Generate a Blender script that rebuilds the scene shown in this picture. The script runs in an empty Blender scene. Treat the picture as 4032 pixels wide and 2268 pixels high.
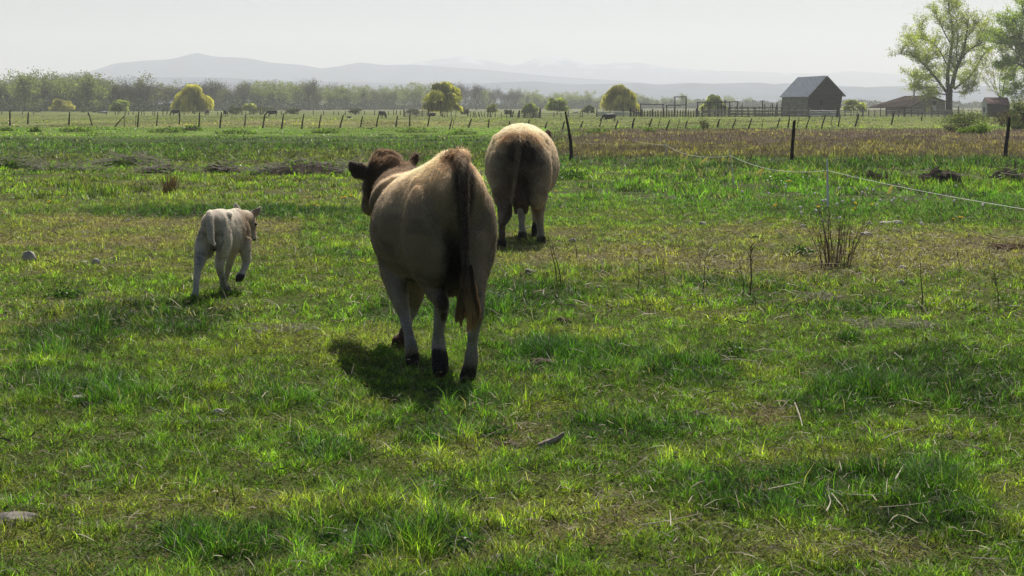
import bpy, bmesh, math, random
import numpy as np
from mathutils import Vector, Matrix
from mathutils.bvhtree import BVHTree
random.seed(7)
rng = np.random.default_rng(11)

# ------------------------------------------------------------------ camera, sky, sun, exposure
CAM_H, FPX, HZ = 1.63, 6400.0, 415.0          # eye height, focal length and horizon row for a 4032 px wide frame
sc = bpy.context.scene
cam_d = bpy.data.cameras.new('camera'); cam = bpy.data.objects.new('camera', cam_d)
sc.collection.objects.link(cam); sc.camera = cam
cam.location = (0, 0, CAM_H); cam.rotation_euler = (math.radians(90), 0, 0)
cam_d.sensor_width = 36; cam_d.lens = FPX/4032*36
cam_d.shift_y = -(1134-HZ)/4032
cam_d.clip_start = 0.1; cam_d.clip_end = 60000

SUN_EL, SUN_AZ = math.radians(57), math.radians(14)
world = bpy.data.worlds.new('World'); sc.world = world; world.use_nodes = True
nt = world.node_tree; bg = nt.nodes['Background']
sky = nt.nodes.new('ShaderNodeTexSky'); sky.sky_type = 'NISHITA'; sky.sun_disc = False
sky.sun_elevation = SUN_EL; sky.sun_rotation = SUN_AZ
sky.air_density = 1.0; sky.dust_density = 1.5; sky.ozone_density = 1.0; sky.altitude = 700
nt.links.new(sky.outputs[0], bg.inputs[0]); bg.inputs[1].default_value = 0.05
sun_d = bpy.data.lights.new('sun', 'SUN'); sun_d.energy = 5.0; sun_d.angle = math.radians(0.6)
sun_d.color = (1.0, 0.95, 0.86)
sun = bpy.data.objects.new('sun', sun_d); sc.collection.objects.link(sun)
sv = Vector((math.sin(SUN_AZ)*math.cos(SUN_EL), math.cos(SUN_AZ)*math.cos(SUN_EL), math.sin(SUN_EL)))
sun.rotation_euler = sv.to_track_quat('Z', 'Y').to_euler(); sun.location = (20, 60, 90)
sc.view_settings.view_transform = 'Standard'; sc.view_settings.look = 'None'
sc.view_settings.exposure = 0.36; sc.view_settings.gamma = 1.0
sc.cycles.use_denoising = True
sc.cycles.max_bounces = 8; sc.cycles.diffuse_bounces = 3; sc.cycles.glossy_bounces = 2
sc.cycles.transmission_bounces = 4; sc.cycles.volume_bounces = 2; sc.cycles.transparent_max_bounces = 8
sc.cycles.sample_clamp_indirect = 6

# ------------------------------------------------------------------ helpers
COL = sc.collection
def gd(py): return CAM_H*FPX/(py-HZ)                       # ground distance of an image row
def G(px, py, z=0.0):                                      # ground point seen at a photo pixel
    d = (CAM_H-z)*FPX/(py-HZ); return Vector(((px-2016)/FPX*d, d, z))
def P(px, py, d): return Vector(((px-2016)/FPX*d, d, CAM_H-(py-HZ)/FPX*d))
def link(o, parent=None):
    COL.objects.link(o)
    if parent is not None: o.parent = parent
    return o
def tag(o, label=None, cat=None, group=None, kind=None):
    if label: o['label'] = label
    if cat: o['category'] = cat
    if group: o['group'] = group
    if kind: o['kind'] = kind
    return o
def empty(name, loc, label, cat, group=None, rz=0):
    o = bpy.data.objects.new(name, None); o.empty_display_size = .2
    link(o); o.location = loc; o.rotation_euler[2] = rz
    return tag(o, label, cat, group)
def nmesh(name, verts, faces, mat, parent=None, cols=None, smooth=False, loc=None):
    """verts (n,3) array/list, faces list of tuples OR (m,k) array"""
    me = bpy.data.meshes.new(name)
    verts = np.asarray(verts, dtype=np.float32)
    if isinstance(faces, np.ndarray):
        m, k = faces.shape
        me.vertices.add(len(verts)); me.vertices.foreach_set('co', verts.ravel())
        me.loops.add(m*k); me.loops.foreach_set('vertex_index', faces.astype(np.int32).ravel())
        me.polygons.add(m); me.polygons.foreach_set('loop_start', np.arange(0, m*k, k, dtype=np.int32))
        me.update(calc_edges=True)
    else:
        me.from_pydata(verts.tolist(), [], faces)
    if cols is not None:
        c = np.ones((len(verts), 4), np.float32); c[:, :3] = np.clip(cols, 0, 1)
        a = me.color_attributes.new('Col', 'FLOAT_COLOR', 'POINT'); a.data.foreach_set('color', c.ravel())
    if smooth: me.polygons.foreach_set('use_smooth', np.ones(len(me.polygons), bool))
    me.materials.append(mat)
    o = bpy.data.objects.new(name, me); link(o, parent)
    if loc is not None: o.location = loc
    return o
class MB:
    """collects simple shapes, links them as ONE mesh object"""
    def __init__(s): s.v = []; s.f = []; s.c = []
    def add(s, vs, fs, col=None):
        b = len(s.v); s.v += [tuple(v) for v in vs]; s.f += [tuple(i+b for i in f) for f in fs]
        s.c += [col or (1, 1, 1)]*len(vs)
    def box(s, c, size, M=None, col=None):
        hx, hy, hz = [q/2 for q in size]; c = Vector(c)
        vs = []
        for z in (-hz, hz):
            for x, y in ((-hx, -hy), (hx, -hy), (hx, hy), (-hx, hy)):
                p = Vector((x, y, z)); p = (M @ p if M else p) + c; vs.append(p)
        s.add(vs, [(3,2,1,0),(4,5,6,7),(0,1,5,4),(1,2,6,5),(2,3,7,6),(3,0,4,7)], col)
    def tube(s, pts, rads, n=6, col=None, caps=True, jit=0.0):
        pts = [Vector(p) for p in pts]; vs = []; fs = []
        if not hasattr(rads, '__len__'): rads = [rads]*len(pts)
        for i, p in enumerate(pts):
            t = (pts[min(i+1, len(pts)-1)]-pts[max(i-1, 0)])
            if t.length < 1e-9: t = Vector((0, 0, 1))
            t.normalize()
            a = Vector((0, 1, 0)) if abs(t.y) < .9 else Vector((1, 0, 0))
            u = t.cross(a).normalized(); w = u.cross(t)
            r = rads[i]; ru, rw = r if hasattr(r, '__len__') else (r, r)
            for k in range(n):
                an = 2*math.pi*k/n; j = 1+random.uniform(-jit, jit)
                vs.append(p+u*math.cos(an)*ru*j+w*math.sin(an)*rw*j)
        for i in range(len(pts)-1):
            for k in range(n):
                a0 = i*n+k; b0 = i*n+(k+1) % n
                fs.append((a0, b0, b0+n, a0+n))
        if caps:
            fs.append(tuple(range(n))[::-1]); fs.append(tuple((len(pts)-1)*n+k for k in range(n)))
        s.add(vs, fs, col)
    def build(s, name, mat, parent=None, smooth=False, loc=None, usecol=False):
        v = np.array(s.v, np.float32)
        if loc is not None: v = v-np.array(loc, np.float32)
        me = bpy.data.meshes.new(name); me.from_pydata(v.tolist(), [], s.f)
        if usecol:
            c = np.ones((len(v), 4), np.float32); c[:, :3] = np.array(s.c)
            a = me.color_attributes.new('Col', 'FLOAT_COLOR', 'POINT'); a.data.foreach_set('color', c.ravel())
        if smooth: me.polygons.foreach_set('use_smooth', np.ones(len(me.polygons), bool))
        me.materials.append(mat)
        o = bpy.data.objects.new(name, me); link(o, parent)
        if loc is not None: o.location = loc
        return o

def mat(name, col=(.5, .5, .5), rough=.8, spec=.3, attr=False, transl=0.0, noise=None, bump=None, metal=0.0, tcol=None):
    """procedural material: base colour (or the Col attribute) broken up by object-space noise, optional translucency"""
    m = bpy.data.materials.new(name); m.use_nodes = True
    t = m.node_tree; N = t.nodes; L = t.links; b = N['Principled BSDF']
    b.inputs['Roughness'].default_value = rough; b.inputs['Specular IOR Level'].default_value = spec
    b.inputs['Metallic'].default_value = metal
    if attr:
        src = N.new('ShaderNodeAttribute'); src.attribute_name = 'Col'; out = src.outputs['Color']
    else:
        src = N.new('ShaderNodeRGB'); src.outputs[0].default_value = (*col, 1); out = src.outputs[0]
    tc = N.new('ShaderNodeTexCoord')
    if noise:
        sc_, amt = noise[:2]
        nz = N.new('ShaderNodeTexNoise'); nz.inputs['Scale'].default_value = sc_; nz.inputs['Detail'].default_value = 6
        mp = N.new('ShaderNodeMapping'); L.new(tc.outputs['Object'], mp.inputs[0]); L.new(mp.outputs[0], nz.inputs['Vector'])
        if len(noise) > 2: mp.inputs['Scale'].default_value = noise[2]
        mr = N.new('ShaderNodeMapRange'); mr.inputs['From Min'].default_value = .3; mr.inputs['From Max'].default_value = .7
        mr.inputs['To Min'].default_value = 1-amt; mr.inputs['To Max'].default_value = 1+amt
        L.new(nz.outputs['Fac'], mr.inputs['Value'])
        mx = N.new('ShaderNodeVectorMath'); mx.operation = 'SCALE'
        L.new(out, mx.inputs[0]); L.new(mr.outputs[0], mx.inputs['Scale']); out = mx.outputs[0]
        if bump:
            bp = N.new('ShaderNodeBump'); bp.inputs['Strength'].default_value = bump[0]; bp.inputs['Distance'].default_value = bump[1]
            L.new(nz.outputs['Fac'], bp.inputs['Height']); L.new(bp.outputs[0], b.inputs['Normal'])
    L.new(out, b.inputs['Base Color'])
    if transl > 0:
        tr = N.new('ShaderNodeBsdfTranslucent'); mix = N.new('ShaderNodeMixShader'); mix.inputs[0].default_value = transl
        if tcol:
            ml = N.new('ShaderNodeVectorMath'); ml.operation = 'MULTIPLY'; ml.inputs[1].default_value = tcol
            L.new(out, ml.inputs[0]); L.new(ml.outputs[0], tr.inputs['Color'])
        else: L.new(out, tr.inputs['Color'])
        L.new(b.outputs[0], mix.inputs[1]); L.new(tr.outputs[0], mix.inputs[2])
        L.new(mix.outputs[0], N['Material Output'].inputs['Surface'])
    return m

def vnoise(x, y, s, seed=0):
    """smooth value noise on numpy arrays, 0..1"""
    x = np.asarray(x, float)/s+seed*17.3; y = np.asarray(y, float)/s+seed*9.7
    xi = np.floor(x); yi = np.floor(y); fx = x-xi; fy = y-yi
    fx = fx*fx*(3-2*fx); fy = fy*fy*(3-2*fy)
    def h(a, b):
        v = np.sin(a*127.1+b*311.7+seed*74.7)*43758.5453
        return v-np.floor(v)
    return (h(xi, yi)*(1-fx)+h(xi+1, yi)*fx)*(1-fy)+(h(xi, yi+1)*(1-fx)+h(xi+1, yi+1)*fx)*fy
def fbm(x, y, s, seed=0, o=3):
    r = 0; a = 1; t = 0
    for k in range(o):
        r = r+a*vnoise(x, y, s/2**k, seed+k*3); t += a; a *= .5
    return r/t
def sstep(a, b, x):
    t = np.clip((x-a)/(b-a), 0, 1); return t*t*(3-2*t)
# ------------------------------------------------------------------ haze, ground, mountains
def zone(x, y):
    """what grows where: returns colour (n,3), height factor, density factor, dry fraction"""
    px = 2016+x/y*FPX; py = HZ+CAM_H*FPX/y
    n1 = fbm(x, y, 1.4, 1); n2 = fbm(x, y, .45, 2); n3 = fbm(x*.35, y*.12, 1.6, 5); n4 = fbm(x, y, 4.5, 9)
    g_mid = np.array([.118, .182, .034]); g_dark = np.array([.048, .102, .022]); g_yel = np.array([.215, .240, .055])
    tan = np.array([.30, .255, .125]); brn = np.array([.175, .130, .090]); g_far = np.array([.115, .135, .040])
    def mixc(A, B, w): return A*(1-w[:, None])+B*w[:, None]
    col = np.repeat(g_mid[None], len(x), 0)
    col = mixc(col, g_dark, sstep(.50, .72, n1)*.9); col = mixc(col, g_yel, sstep(.50, .72, n2)*.75)
    h = .7+.9*sstep(.45, .75, n1); dry = .10+.22*sstep(.5, .8, n4); den = 1.0+0*x
    def ell(cx, cy, rx, ry, soft=.35):
        c = ((px-cx)/rx)**2+((py-cy)/ry)**2
        c = np.sqrt(c)+(fbm(px*.004, py*.012, .5, 3)-.5)*.7
        return 1-sstep(1-soft, 1+soft, c)
    def band(y0, y1, s=.12, wob=26):
        q = py+(fbm(px*.003, py*.01, .8, 6)-.5)*wob*2
        d = (y1-y0)*s+4
        return sstep(y0-d, y0+d, q)*(1-sstep(y1-d, y1+d, q))
    # dark taller patches
    for e in ((630, 1260, 300, 85), (260, 1330, 220, 70), (2050, 1180, 260, 75), (2150, 1420, 300, 90), (3650, 1500, 420, 120), (1750, 2150, 200, 60), (3000, 1950, 420, 110),
              (3350, 1600, 260, 60), (880, 2150, 300, 90), (2500, 1700, 300, 60), (3650, 2050, 260, 100), (1300, 1780, 160, 50), (1650, 1240, 330, 50), (350, 1560, 260, 60), (2720, 1480, 200, 50), (3560, 1880, 240, 70)):
        w = ell(*e); col = mixc(col, g_dark*(.62 if e[0] in (630, 260, 3650) else .95), w*.92); h = h*(1+1.0*w); dry = dry*(1-.7*w)
    for e in ((1400, 1350, 300, 60), (1950, 1760, 200, 50), (2350, 2050, 360, 90), (2000, 2180, 260, 50), (700, 2000, 420, 60), (3200, 2180, 500, 60), (1950, 2020, 130, 40), (2980, 1650, 150, 40)):
        w = ell(*e); col = mixc(col, g_yel*1.15, w*.6); h = h*(1-.45*w); dry = dry+.22*w
    for e in ((1985, 1755, 90, 26, .5), (1870, 2010, 90, 30, .5), (2080, 1700, 150, 30, .5), (2450, 2060, 120, 40), (2290, 2120, 150, 40), (60, 2050, 120, 30), (1300, 2200, 70, 25), (3020, 1640, 90, 25), (2990, 1940, 90, 22), (3500, 2190, 160, 40)):
        w = ell(*e); den = den*(1-.22*w); dry = dry+.35*w; h = h*(1-.5*w)
    # khaki grazed strips
    w = band(862, 968)*(px < 1180)*(.35+.65*sstep(.35, .6, n3+.1)); w2 = ell(3100, 990, 1250, 90)*.85; w3 = ell(600, 1010, 600, 60)*.5
    for ww in (w, w2, w3): ww = ww*(.35+.65*sstep(.35, .6, fbm(x, y, .9, 61, 3))); col = mixc(col, tan*.95, ww*.9); h = h*(1-.55*ww); dry = dry+.65*ww
    w = ell(3900, 985, 220, 45)+ell(3350, 1010, 200, 40); w = np.clip(w, 0, 1); col = mixc(col, tan*.8, w*.6); dry = dry+.3*w
    # dark tall strip behind the calf
    w = ell(900, 838, 640, 30)*1.0; col = mixc(col, g_dark*.75, w); h = h*(1+1.5*w); dry = dry*(1-.8*w)
    w = band(690, 822)*(px < 1450)*.5; col = mixc(col, np.array([.115, .150, .030]), w)
    # right: dark tall grass with dandelions
    w = ell(3350, 770, 1150, 95); col = mixc(col, g_dark*1.1, w*.8); h = h*(1+.9*w); dry = dry*(1-.5*w)
    w = ell(3900, 720, 420, 40)+ell(3150, 700, 300, 25); w = np.clip(w, 0, 1); col = mixc(col, np.array([.115, .155, .036]), w*.55)
    w = ell(3950, 850, 380, 40)*.7; col = mixc(col, g_dark, w); h = h*(1+.8*w)
    # rush belt
    w = band(538, 640, .05, 8)*(px < 2200); col = mixc(col, np.array([.055, .095, .030]), w*.9); h = h*(1+.5*w); dry = dry*(1-.5*w)
    w = band(596, 655, .1, 14)*(px < 2300); col = mixc(col, np.array([.105, .088, .050]), w*(.1+.5*sstep(.45, .7, n3)))
    w = band(610, 668, .08, 8)*(px > 2050); col = mixc(col, np.array([.040, .075, .026]), w*.9); h = h*(1+.8*w)
    # brown dry weed belt on the right
    w = band(512, 618, .05, 8)*sstep(2050, 2350, px+fbm(x, y, 6, 8)*200-100); col = mixc(col, brn, w*.95); h = h*(1+.6*w); dry = dry*(1-.7*w)
    # bright bank below the leaning posts
    w = band(500, 540, .08, 5)*(1-sstep(2050, 2500, px)); col = mixc(col, np.array([.115, .18, .030]), w*.55+.4*w*sstep(.4, .6, fbm(x*.4, y*.1, 2.2, 51)))
    q = fbm(x*.25, y*.10, 2.5, 41, 4); col = col*(.72+.56*q)[:, None]
    # far pasture
    w = 1-sstep(496, 502, py); col = mixc(col, g_far, w)
    w = band(472, 500, .1, 3)*(px < 2600)*(.3+.7*sstep(.35, .6, fbm(x*.2, y*.06, 3, 12))); col = mixc(col, np.array([.200, .175, .085]), w*.55)
    w = 1-sstep(436, 442, py); col = mixc(col, np.array([.13, .135, .07]), w)
    far = sstep(60, 120, y); q = fbm(x*.5, y*.12, 3.0, 43, 4); q2 = fbm(x*.2, y*.05, 3.0, 47, 3); col = col*(1-far[:, None]*(1-(.55+.9*q))[:, None]); col = mixc(col, np.array([.17, .17, .065]), far*.4*sstep(.5, .7, q2)*(py < 505))
    return col, h, den, np.clip(dry, 0, .95)

def ground_z(x, y):
    return .05*(fbm(x, y, 3.0, 21, 3)-.5)*sstep(4, 9, y)*(1-sstep(60, 110, y))*0+0*x

ys = np.concatenate([np.arange(-6, 4, 2.0), 4*1.028**np.arange(0, 271)]); ys = ys[ys < 6800]
ts = np.linspace(-1, 1, 241)
X = []; Yv = []
for y in ys:
    w = max(y, 4)*.75+6
    X.append(ts*w); Yv.append(np.full(len(ts), y))
X = np.array(X); Yv = np.array(Yv); nx = len(ts); ny = len(ys)
gx, gy = X.ravel(), Yv.ravel()
ok = gy > 3.0
gc = np.repeat(np.array([[.08, .11, .03]]), len(gx), 0)
zc, zh, zd, zdry = zone(gx[ok], gy[ok])
soil = np.array([.135, .095, .060]); litter = np.array([.20, .165, .095])
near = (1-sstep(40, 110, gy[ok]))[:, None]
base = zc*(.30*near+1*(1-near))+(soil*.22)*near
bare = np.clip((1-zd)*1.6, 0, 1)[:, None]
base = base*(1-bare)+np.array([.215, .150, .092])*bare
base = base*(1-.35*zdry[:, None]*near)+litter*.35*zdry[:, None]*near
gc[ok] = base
i = np.arange(ny-1)[:, None]*nx+np.arange(nx-1)[None]
F = np.stack([i, i+1, i+1+nx, i+nx], -1).reshape(-1, 4)
gz = np.zeros(len(gx))
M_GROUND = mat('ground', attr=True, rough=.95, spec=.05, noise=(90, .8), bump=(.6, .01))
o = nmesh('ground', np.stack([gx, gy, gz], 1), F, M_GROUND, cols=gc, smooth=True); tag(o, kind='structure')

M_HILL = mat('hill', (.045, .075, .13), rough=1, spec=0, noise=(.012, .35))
M_MTN = mat('mountain_rock', attr=True, rough=1, spec=0, noise=(.008, .2))
def mountain(name, prof, D, depth, m, snow=None, rough=.06):
    """prof: (photo px, photo py) skyline; a ridge with real depth behind and foothills in front"""
    pxs = np.array([p[0] for p in prof], float); pys = np.array([p[1] for p in prof], float)
    n = 420; u = np.linspace(pxs[0], pxs[-1], n); sky_ = np.interp(u, pxs, pys)
    k = np.hanning(9); k /= k.sum(); sky_ = np.convolve(np.pad(sky_, 4, 'edge'), k, 'valid')
    H = CAM_H-(sky_-HZ)/FPX*D
    vv = np.linspace(-1, 1, 41); vs = []; cs = []
    for v in vv:
        d = D+v*depth; x = (u-2016)/FPX*D
        e = (1-abs(v)**1.35)
        hh = H*e
        rid = (fbm(x, np.full(n, d*.6), H.max()*.9, 5, 5)-.5)*H.max()*rough*5*(1-abs(v))*abs(v)*3
        z = np.maximum(hh+rid*(abs(v) > .04), 0)-.5
        for a, b in zip(x, z): vs.append((a, d, b))
        if snow is not None:
            nn = fbm(x, np.full(n, d), H.max()*.35, 7, 4)
            w = sstep(snow, snow*1.25, z+(nn-.5)*H.max()*.75)[:, None]
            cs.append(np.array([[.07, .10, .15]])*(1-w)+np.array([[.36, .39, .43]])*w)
    nv = len(vv); i = np.arange(nv-1)[:, None]*n+np.arange(n-1)[None]
    F = np.stack([i, i+1, i+1+n, i+n], -1).reshape(-1, 4)
    o = nmesh(name, np.array(vs), F, m, cols=np.concatenate(cs) if snow is not None else None, smooth=True)
    return tag(o, kind='structure')
S = 4032/2576
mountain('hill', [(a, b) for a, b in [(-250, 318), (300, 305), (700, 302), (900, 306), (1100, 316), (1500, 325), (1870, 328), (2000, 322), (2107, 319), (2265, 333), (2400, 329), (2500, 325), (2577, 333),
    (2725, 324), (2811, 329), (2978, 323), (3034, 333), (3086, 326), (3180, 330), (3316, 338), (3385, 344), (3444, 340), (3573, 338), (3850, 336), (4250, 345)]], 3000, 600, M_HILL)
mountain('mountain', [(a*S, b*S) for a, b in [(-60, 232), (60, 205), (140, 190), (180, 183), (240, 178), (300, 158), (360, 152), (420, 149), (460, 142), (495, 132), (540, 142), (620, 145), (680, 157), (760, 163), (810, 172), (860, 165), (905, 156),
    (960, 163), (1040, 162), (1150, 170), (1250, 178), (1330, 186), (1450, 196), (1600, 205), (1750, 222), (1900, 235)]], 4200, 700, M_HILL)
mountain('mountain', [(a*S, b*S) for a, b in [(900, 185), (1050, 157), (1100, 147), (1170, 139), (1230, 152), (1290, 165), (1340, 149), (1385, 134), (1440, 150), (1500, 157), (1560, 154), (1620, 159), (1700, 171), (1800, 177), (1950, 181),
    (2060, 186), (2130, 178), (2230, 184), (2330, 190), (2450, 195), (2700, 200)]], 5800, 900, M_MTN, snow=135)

def haze_box(top, x0, x1, y0, y1, dens):
    b = MB(); b.box(((x0+x1)/2, (y0+y1)/2, (top-1.0)/2), (x1-x0, y1-y0, top+1.0))
    m = bpy.data.materials.new('haze'); m.use_nodes = True; t = m.node_tree; t.nodes.remove(t.nodes['Principled BSDF'])
    v = t.nodes.new('ShaderNodeVolumePrincipled'); v.inputs['Density'].default_value = dens
    v.inputs['Color'].default_value = (.935, .95, .988, 1); v.inputs['Anisotropy'].default_value = .35
    t.links.new(v.outputs[0], t.nodes['Material Output'].inputs['Volume'])
    o = b.build('haze', m); tag(o, kind='stuff'); return o
haze_box(290, -7000, 7000, -12, 6900, .00033)
# ------------------------------------------------------------------ cattle
M_HIDE = mat('hide', attr=True, rough=.75, spec=.15, noise=(60, .12), bump=(.25, .006))
M_FUR = mat('fur', attr=True, rough=.5, spec=.3, transl=.6)
M_BLACKHIDE = mat('black_hide', (.012, .011, .012), rough=.55, spec=.4, noise=(20, .3))
M_EYE = mat('eye', (.01, .008, .006), rough=.08, spec=.8)

def ring_loft(mb, frames, n=28):
    """frames: (centre, right vector, up vector, hw, up_h, down_h, power_top, power_bottom)"""
    vs = []; fs = []
    for (c, r, u, hw, hu, hd, pt, pb) in frames:
        for k in range(n):
            a = 2*math.pi*k/n; ca, sa = math.cos(a), math.sin(a)
            p = pt if sa > 0 else pb
            cx = math.copysign(abs(ca)**(2/p), ca); sz = math.copysign(abs(sa)**(2/p), sa)
            vs.append(c+r*cx*hw+u*sz*(hu if sa > 0 else hd))
    m = len(frames)
    for i in range(m-1):
        for k in range(n):
            a0 = i*n+k; b0 = i*n+(k+1) % n; fs.append((a0, b0, b0+n, a0+n))
    fs.append(tuple(range(n))[::-1]); fs.append(tuple((m-1)*n+k for k in range(n)))
    mb.add(vs, fs)
def ellipsoid(mb, c, rad, R=None, n=16):
    frames = []
    R = R or Matrix.Identity(3)
    x, y, z = R @ Vector((1, 0, 0)), R @ Vector((0, 1, 0)), R @ Vector((0, 0, 1))
    for i in range(11):
        t = -1+2*i/10; t = math.sin(t*math.pi/2)
        q = max(.02, math.sqrt(max(0, 1-t*t)))
        frames.append((Vector(c)+y*t*rad[1], x, z, rad[0]*q, rad[2]*q, rad[2]*q, 2, 2))
    ring_loft(mb, frames, n)
def smooth_path(pts, rads, k=5):
    """Catmull-Rom through the joints"""
    P_ = [Vector(p) for p in pts]; R_ = [r if hasattr(r, '__len__') else (r, r) for r in rads]
    op = []; orr = []
    for i in range(len(P_)-1):
        p0, p1, p2, p3 = P_[max(i-1, 0)], P_[i], P_[i+1], P_[min(i+2, len(P_)-1)]
        for j in range(k):
            t = j/k
            op.append(0.5*((2*p1)+(p2-p0)*t+(2*p0-5*p1+4*p2-p3)*t*t+(3*p1-p0-3*p2+p3)*t**3))
            s = t*t*(3-2*t); orr.append((R_[i][0]*(1-s)+R_[i+1][0]*s, R_[i][1]*(1-s)+R_[i+1][1]*s))
    op.append(P_[-1]); orr.append(R_[-1]); return op, orr
def limb(mb, pts, rads, n=14, k=5):
    p, r = smooth_path(pts, rads, k); mb.tube(p, r, n)
def fuse(mb, voxel, it=5, relief=0.0):
    """one continuous skin over all the overlapping volumes"""
    me = bpy.data.meshes.new('tmp'); me.from_pydata([tuple(v) for v in mb.v], [], mb.f)
    o = bpy.data.objects.new('tmp', me); COL.objects.link(o)
    m = o.modifiers.new('r', 'REMESH'); m.mode = 'VOXEL'; m.voxel_size = voxel
    s = o.modifiers.new('s', 'SMOOTH'); s.factor = .5; s.iterations = it
    dg = bpy.context.evaluated_depsgraph_get(); dg.update()
    e = o.evaluated_get(dg); m2 = e.to_mesh()
    n = len(m2.vertices); v = np.empty(n*3, np.float32); m2.vertices.foreach_get('co', v)
    nn = np.empty(n*3, np.float32); m2.vertices.foreach_get('normal', nn)
    f = [tuple(p.vertices) for p in m2.polygons]
    e.to_mesh_clear(); bpy.data.objects.remove(o); bpy.data.meshes.remove(me)
    v = v.reshape(-1, 3); nn = nn.reshape(-1, 3)
    if relief:
        r_ = (fbm(v[:, 0]+.4*v[:, 1], v[:, 2]*.55+.3*v[:, 1], .16, 33, 3)-.5)*2; r2 = (fbm(v[:, 0]-.6*v[:, 1], v[:, 2]*.35, .07, 35, 2)-.5)*2
        k_ = sstep(.5, .75, v[:, 2]/max(v[:, 2].max(), 1e-3)+.12)
        v = v+nn*((r_*.006+r2*.003)*relief*k_)[:, None].astype(np.float32)
    return v, f, nn
def fur_mesh(V, F, NN, C, count, length, width, name, parent, mask=None, back=None, curl=.3, lift=.3, lenf=None):
    """short hair: thin tapered blades rooted all over the skin, combed down and back"""
    tri = []
    for f in F:
        tri.append(f[:3])
        if len(f) == 4: tri.append((f[0], f[2], f[3]))
    T = np.array(tri); a, b, c = V[T[:, 0]], V[T[:, 1]], V[T[:, 2]]
    ar = np.linalg.norm(np.cross(b-a, c-a), axis=1)
    if mask is not None: ar = ar*mask[T].mean(axis=1)
    pick = rng.choice(len(T), count, p=ar/ar.sum())
    u = rng.random((count, 1)); w = rng.random((count, 1)); fl = (u+w) > 1
    u = np.where(fl, 1-u, u); w = np.where(fl, 1-w, w)
    p = a[pick]*(1-u-w)+b[pick]*u+c[pick]*w
    n = NN[T[pick, 0]]*(1-u-w)+NN[T[pick, 1]]*u+NN[T[pick, 2]]*w
    n /= np.linalg.norm(n, axis=1, keepdims=True)+1e-9
    col = C[T[pick, 0]]*(1-u-w)+C[T[pick, 1]]*u+C[T[pick, 2]]*w
    bk = np.array(back if back is not None else (0, -.5, -1), float)
    d = np.repeat(bk[None], count, 0)
    cl = np.stack([fbm(p[:, 0]+p[:, 2], p[:, 1], .05, s, 2)-.5 for s in (3, 5, 8)], 1)*2
    d = d/np.linalg.norm(d, axis=1, keepdims=True)+cl*curl*2+rng.normal(0, curl*.5, (count, 3))
    d -= n*(d*n).sum(1, keepdims=True); d /= np.linalg.norm(d, axis=1, keepdims=True)+1e-9
    L = length*(.6+.8*rng.random((count, 1)))
    if lenf is not None:
        L = L*(lenf[T[pick, 0]][:, None])
    lf = lift*(.5+rng.random((count, 1)))
    dirn = d+n*lf; dirn /= np.linalg.norm(dirn, axis=1, keepdims=True)
    side = np.cross(dirn, n+rng.normal(0, .5, (count, 3))); side /= np.linalg.norm(side, axis=1, keepdims=True)+1e-9
    wd = width*(.7+.6*rng.random((count, 1)))
    mid = p+dirn*L*.55; d2 = dirn-n*lf*.6; d2 /= np.linalg.norm(d2, axis=1, keepdims=True)
    tip = mid+d2*L*.45
    vs = np.stack([p-side*wd/2, p+side*wd/2, mid+side*wd*.4, mid-side*wd*.4, tip], 1).reshape(-1, 3)
    b0 = np.arange(count)*5
    # two triangles + tip as triangles for one uniform array
    fs = np.concatenate([np.stack([b0, b0+1, b0+2], 1), np.stack([b0, b0+2, b0+3], 1), np.stack([b0+3, b0+2, b0+4], 1)])
    sh = (.78+.5*rng.random((count, 1)))
    cc = np.repeat((col*sh)[:, None, :], 5, 1).reshape(-1, 3)
    return nmesh(name, vs, fs, M_FUR, parent, cols=cc)
def paint(V, base, spots):
    """coat colour: base then soft patches [(centre, radii, colour, hardness)]"""
    C = np.repeat(np.array(base, float)[None], len(V), 0)
    for c, r, col, hard in spots:
        q = np.sqrt((((V-np.array(c))/np.array(r))**2).sum(1))
        q = q+(fbm(V[:, 0]*3+V[:, 1]*2, V[:, 2]*3, .18, 4, 3)-.5)*.5
        w = (1-sstep(1-hard, 1+hard, q))[:, None]
        C = C*(1-w)+np.array(col)*w
    m = fbm(V[:, 0]*1.0+V[:, 1]*.8, V[:, 2]*.6, .05, 12, 3); m2 = fbm(V[:, 0]+V[:, 1]*.5, V[:, 2], .22, 15, 3)
    C = C*(.80+.40*m)[:, None]*(.82+.36*m2)[:, None]
    mud = sstep(.66, .78, fbm(V[:, 0]+V[:, 1], V[:, 2]*1.1, .09, 19, 3))[:, None]*.45
    return C*(1-mud)+np.array([.075, .055, .042])*mud
def hoof_pair(mb, c, rx, fwd, h=.075):
    """cloven hoof under a fetlock at c (ground z = c.z); fwd = toe direction"""
    f = Vector(fwd).normalized(); r = f.cross(Vector((0, 0, 1))).normalized()
    for s in (-1, 1):
        o = Vector(c)+r*s*rx*.52
        mb.tube([o+Vector((0, 0, h))-f*.01, o+Vector((0, 0, h*.5))+f*.01, o+f*.025+Vector((0, 0, .004))],
                [(rx*.5, rx*.62), (rx*.6, rx*.85), (rx*.62, rx*1.05)], 10)
def V3(v): return np.array(v, float)

def body_frames(O, yaw, rings, roll=0):
    """rings: (s forward, ztop, zbot, half width, z of widest, side offset, pt, pb)"""
    f = Vector((-math.sin(yaw), math.cos(yaw), 0)); r = Vector((math.cos(yaw), math.sin(yaw), 0)); u = Vector((0, 0, 1))
    out = []
    for (s, zt, zb, hw, zw, off, pt, pb) in rings:
        c = Vector((O.x, O.y, 0))+f*s+r*off+u*zw
        out.append((c, r, u, hw, zt-zw, zw-zb, pt, pb))
    return out, f, r

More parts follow.
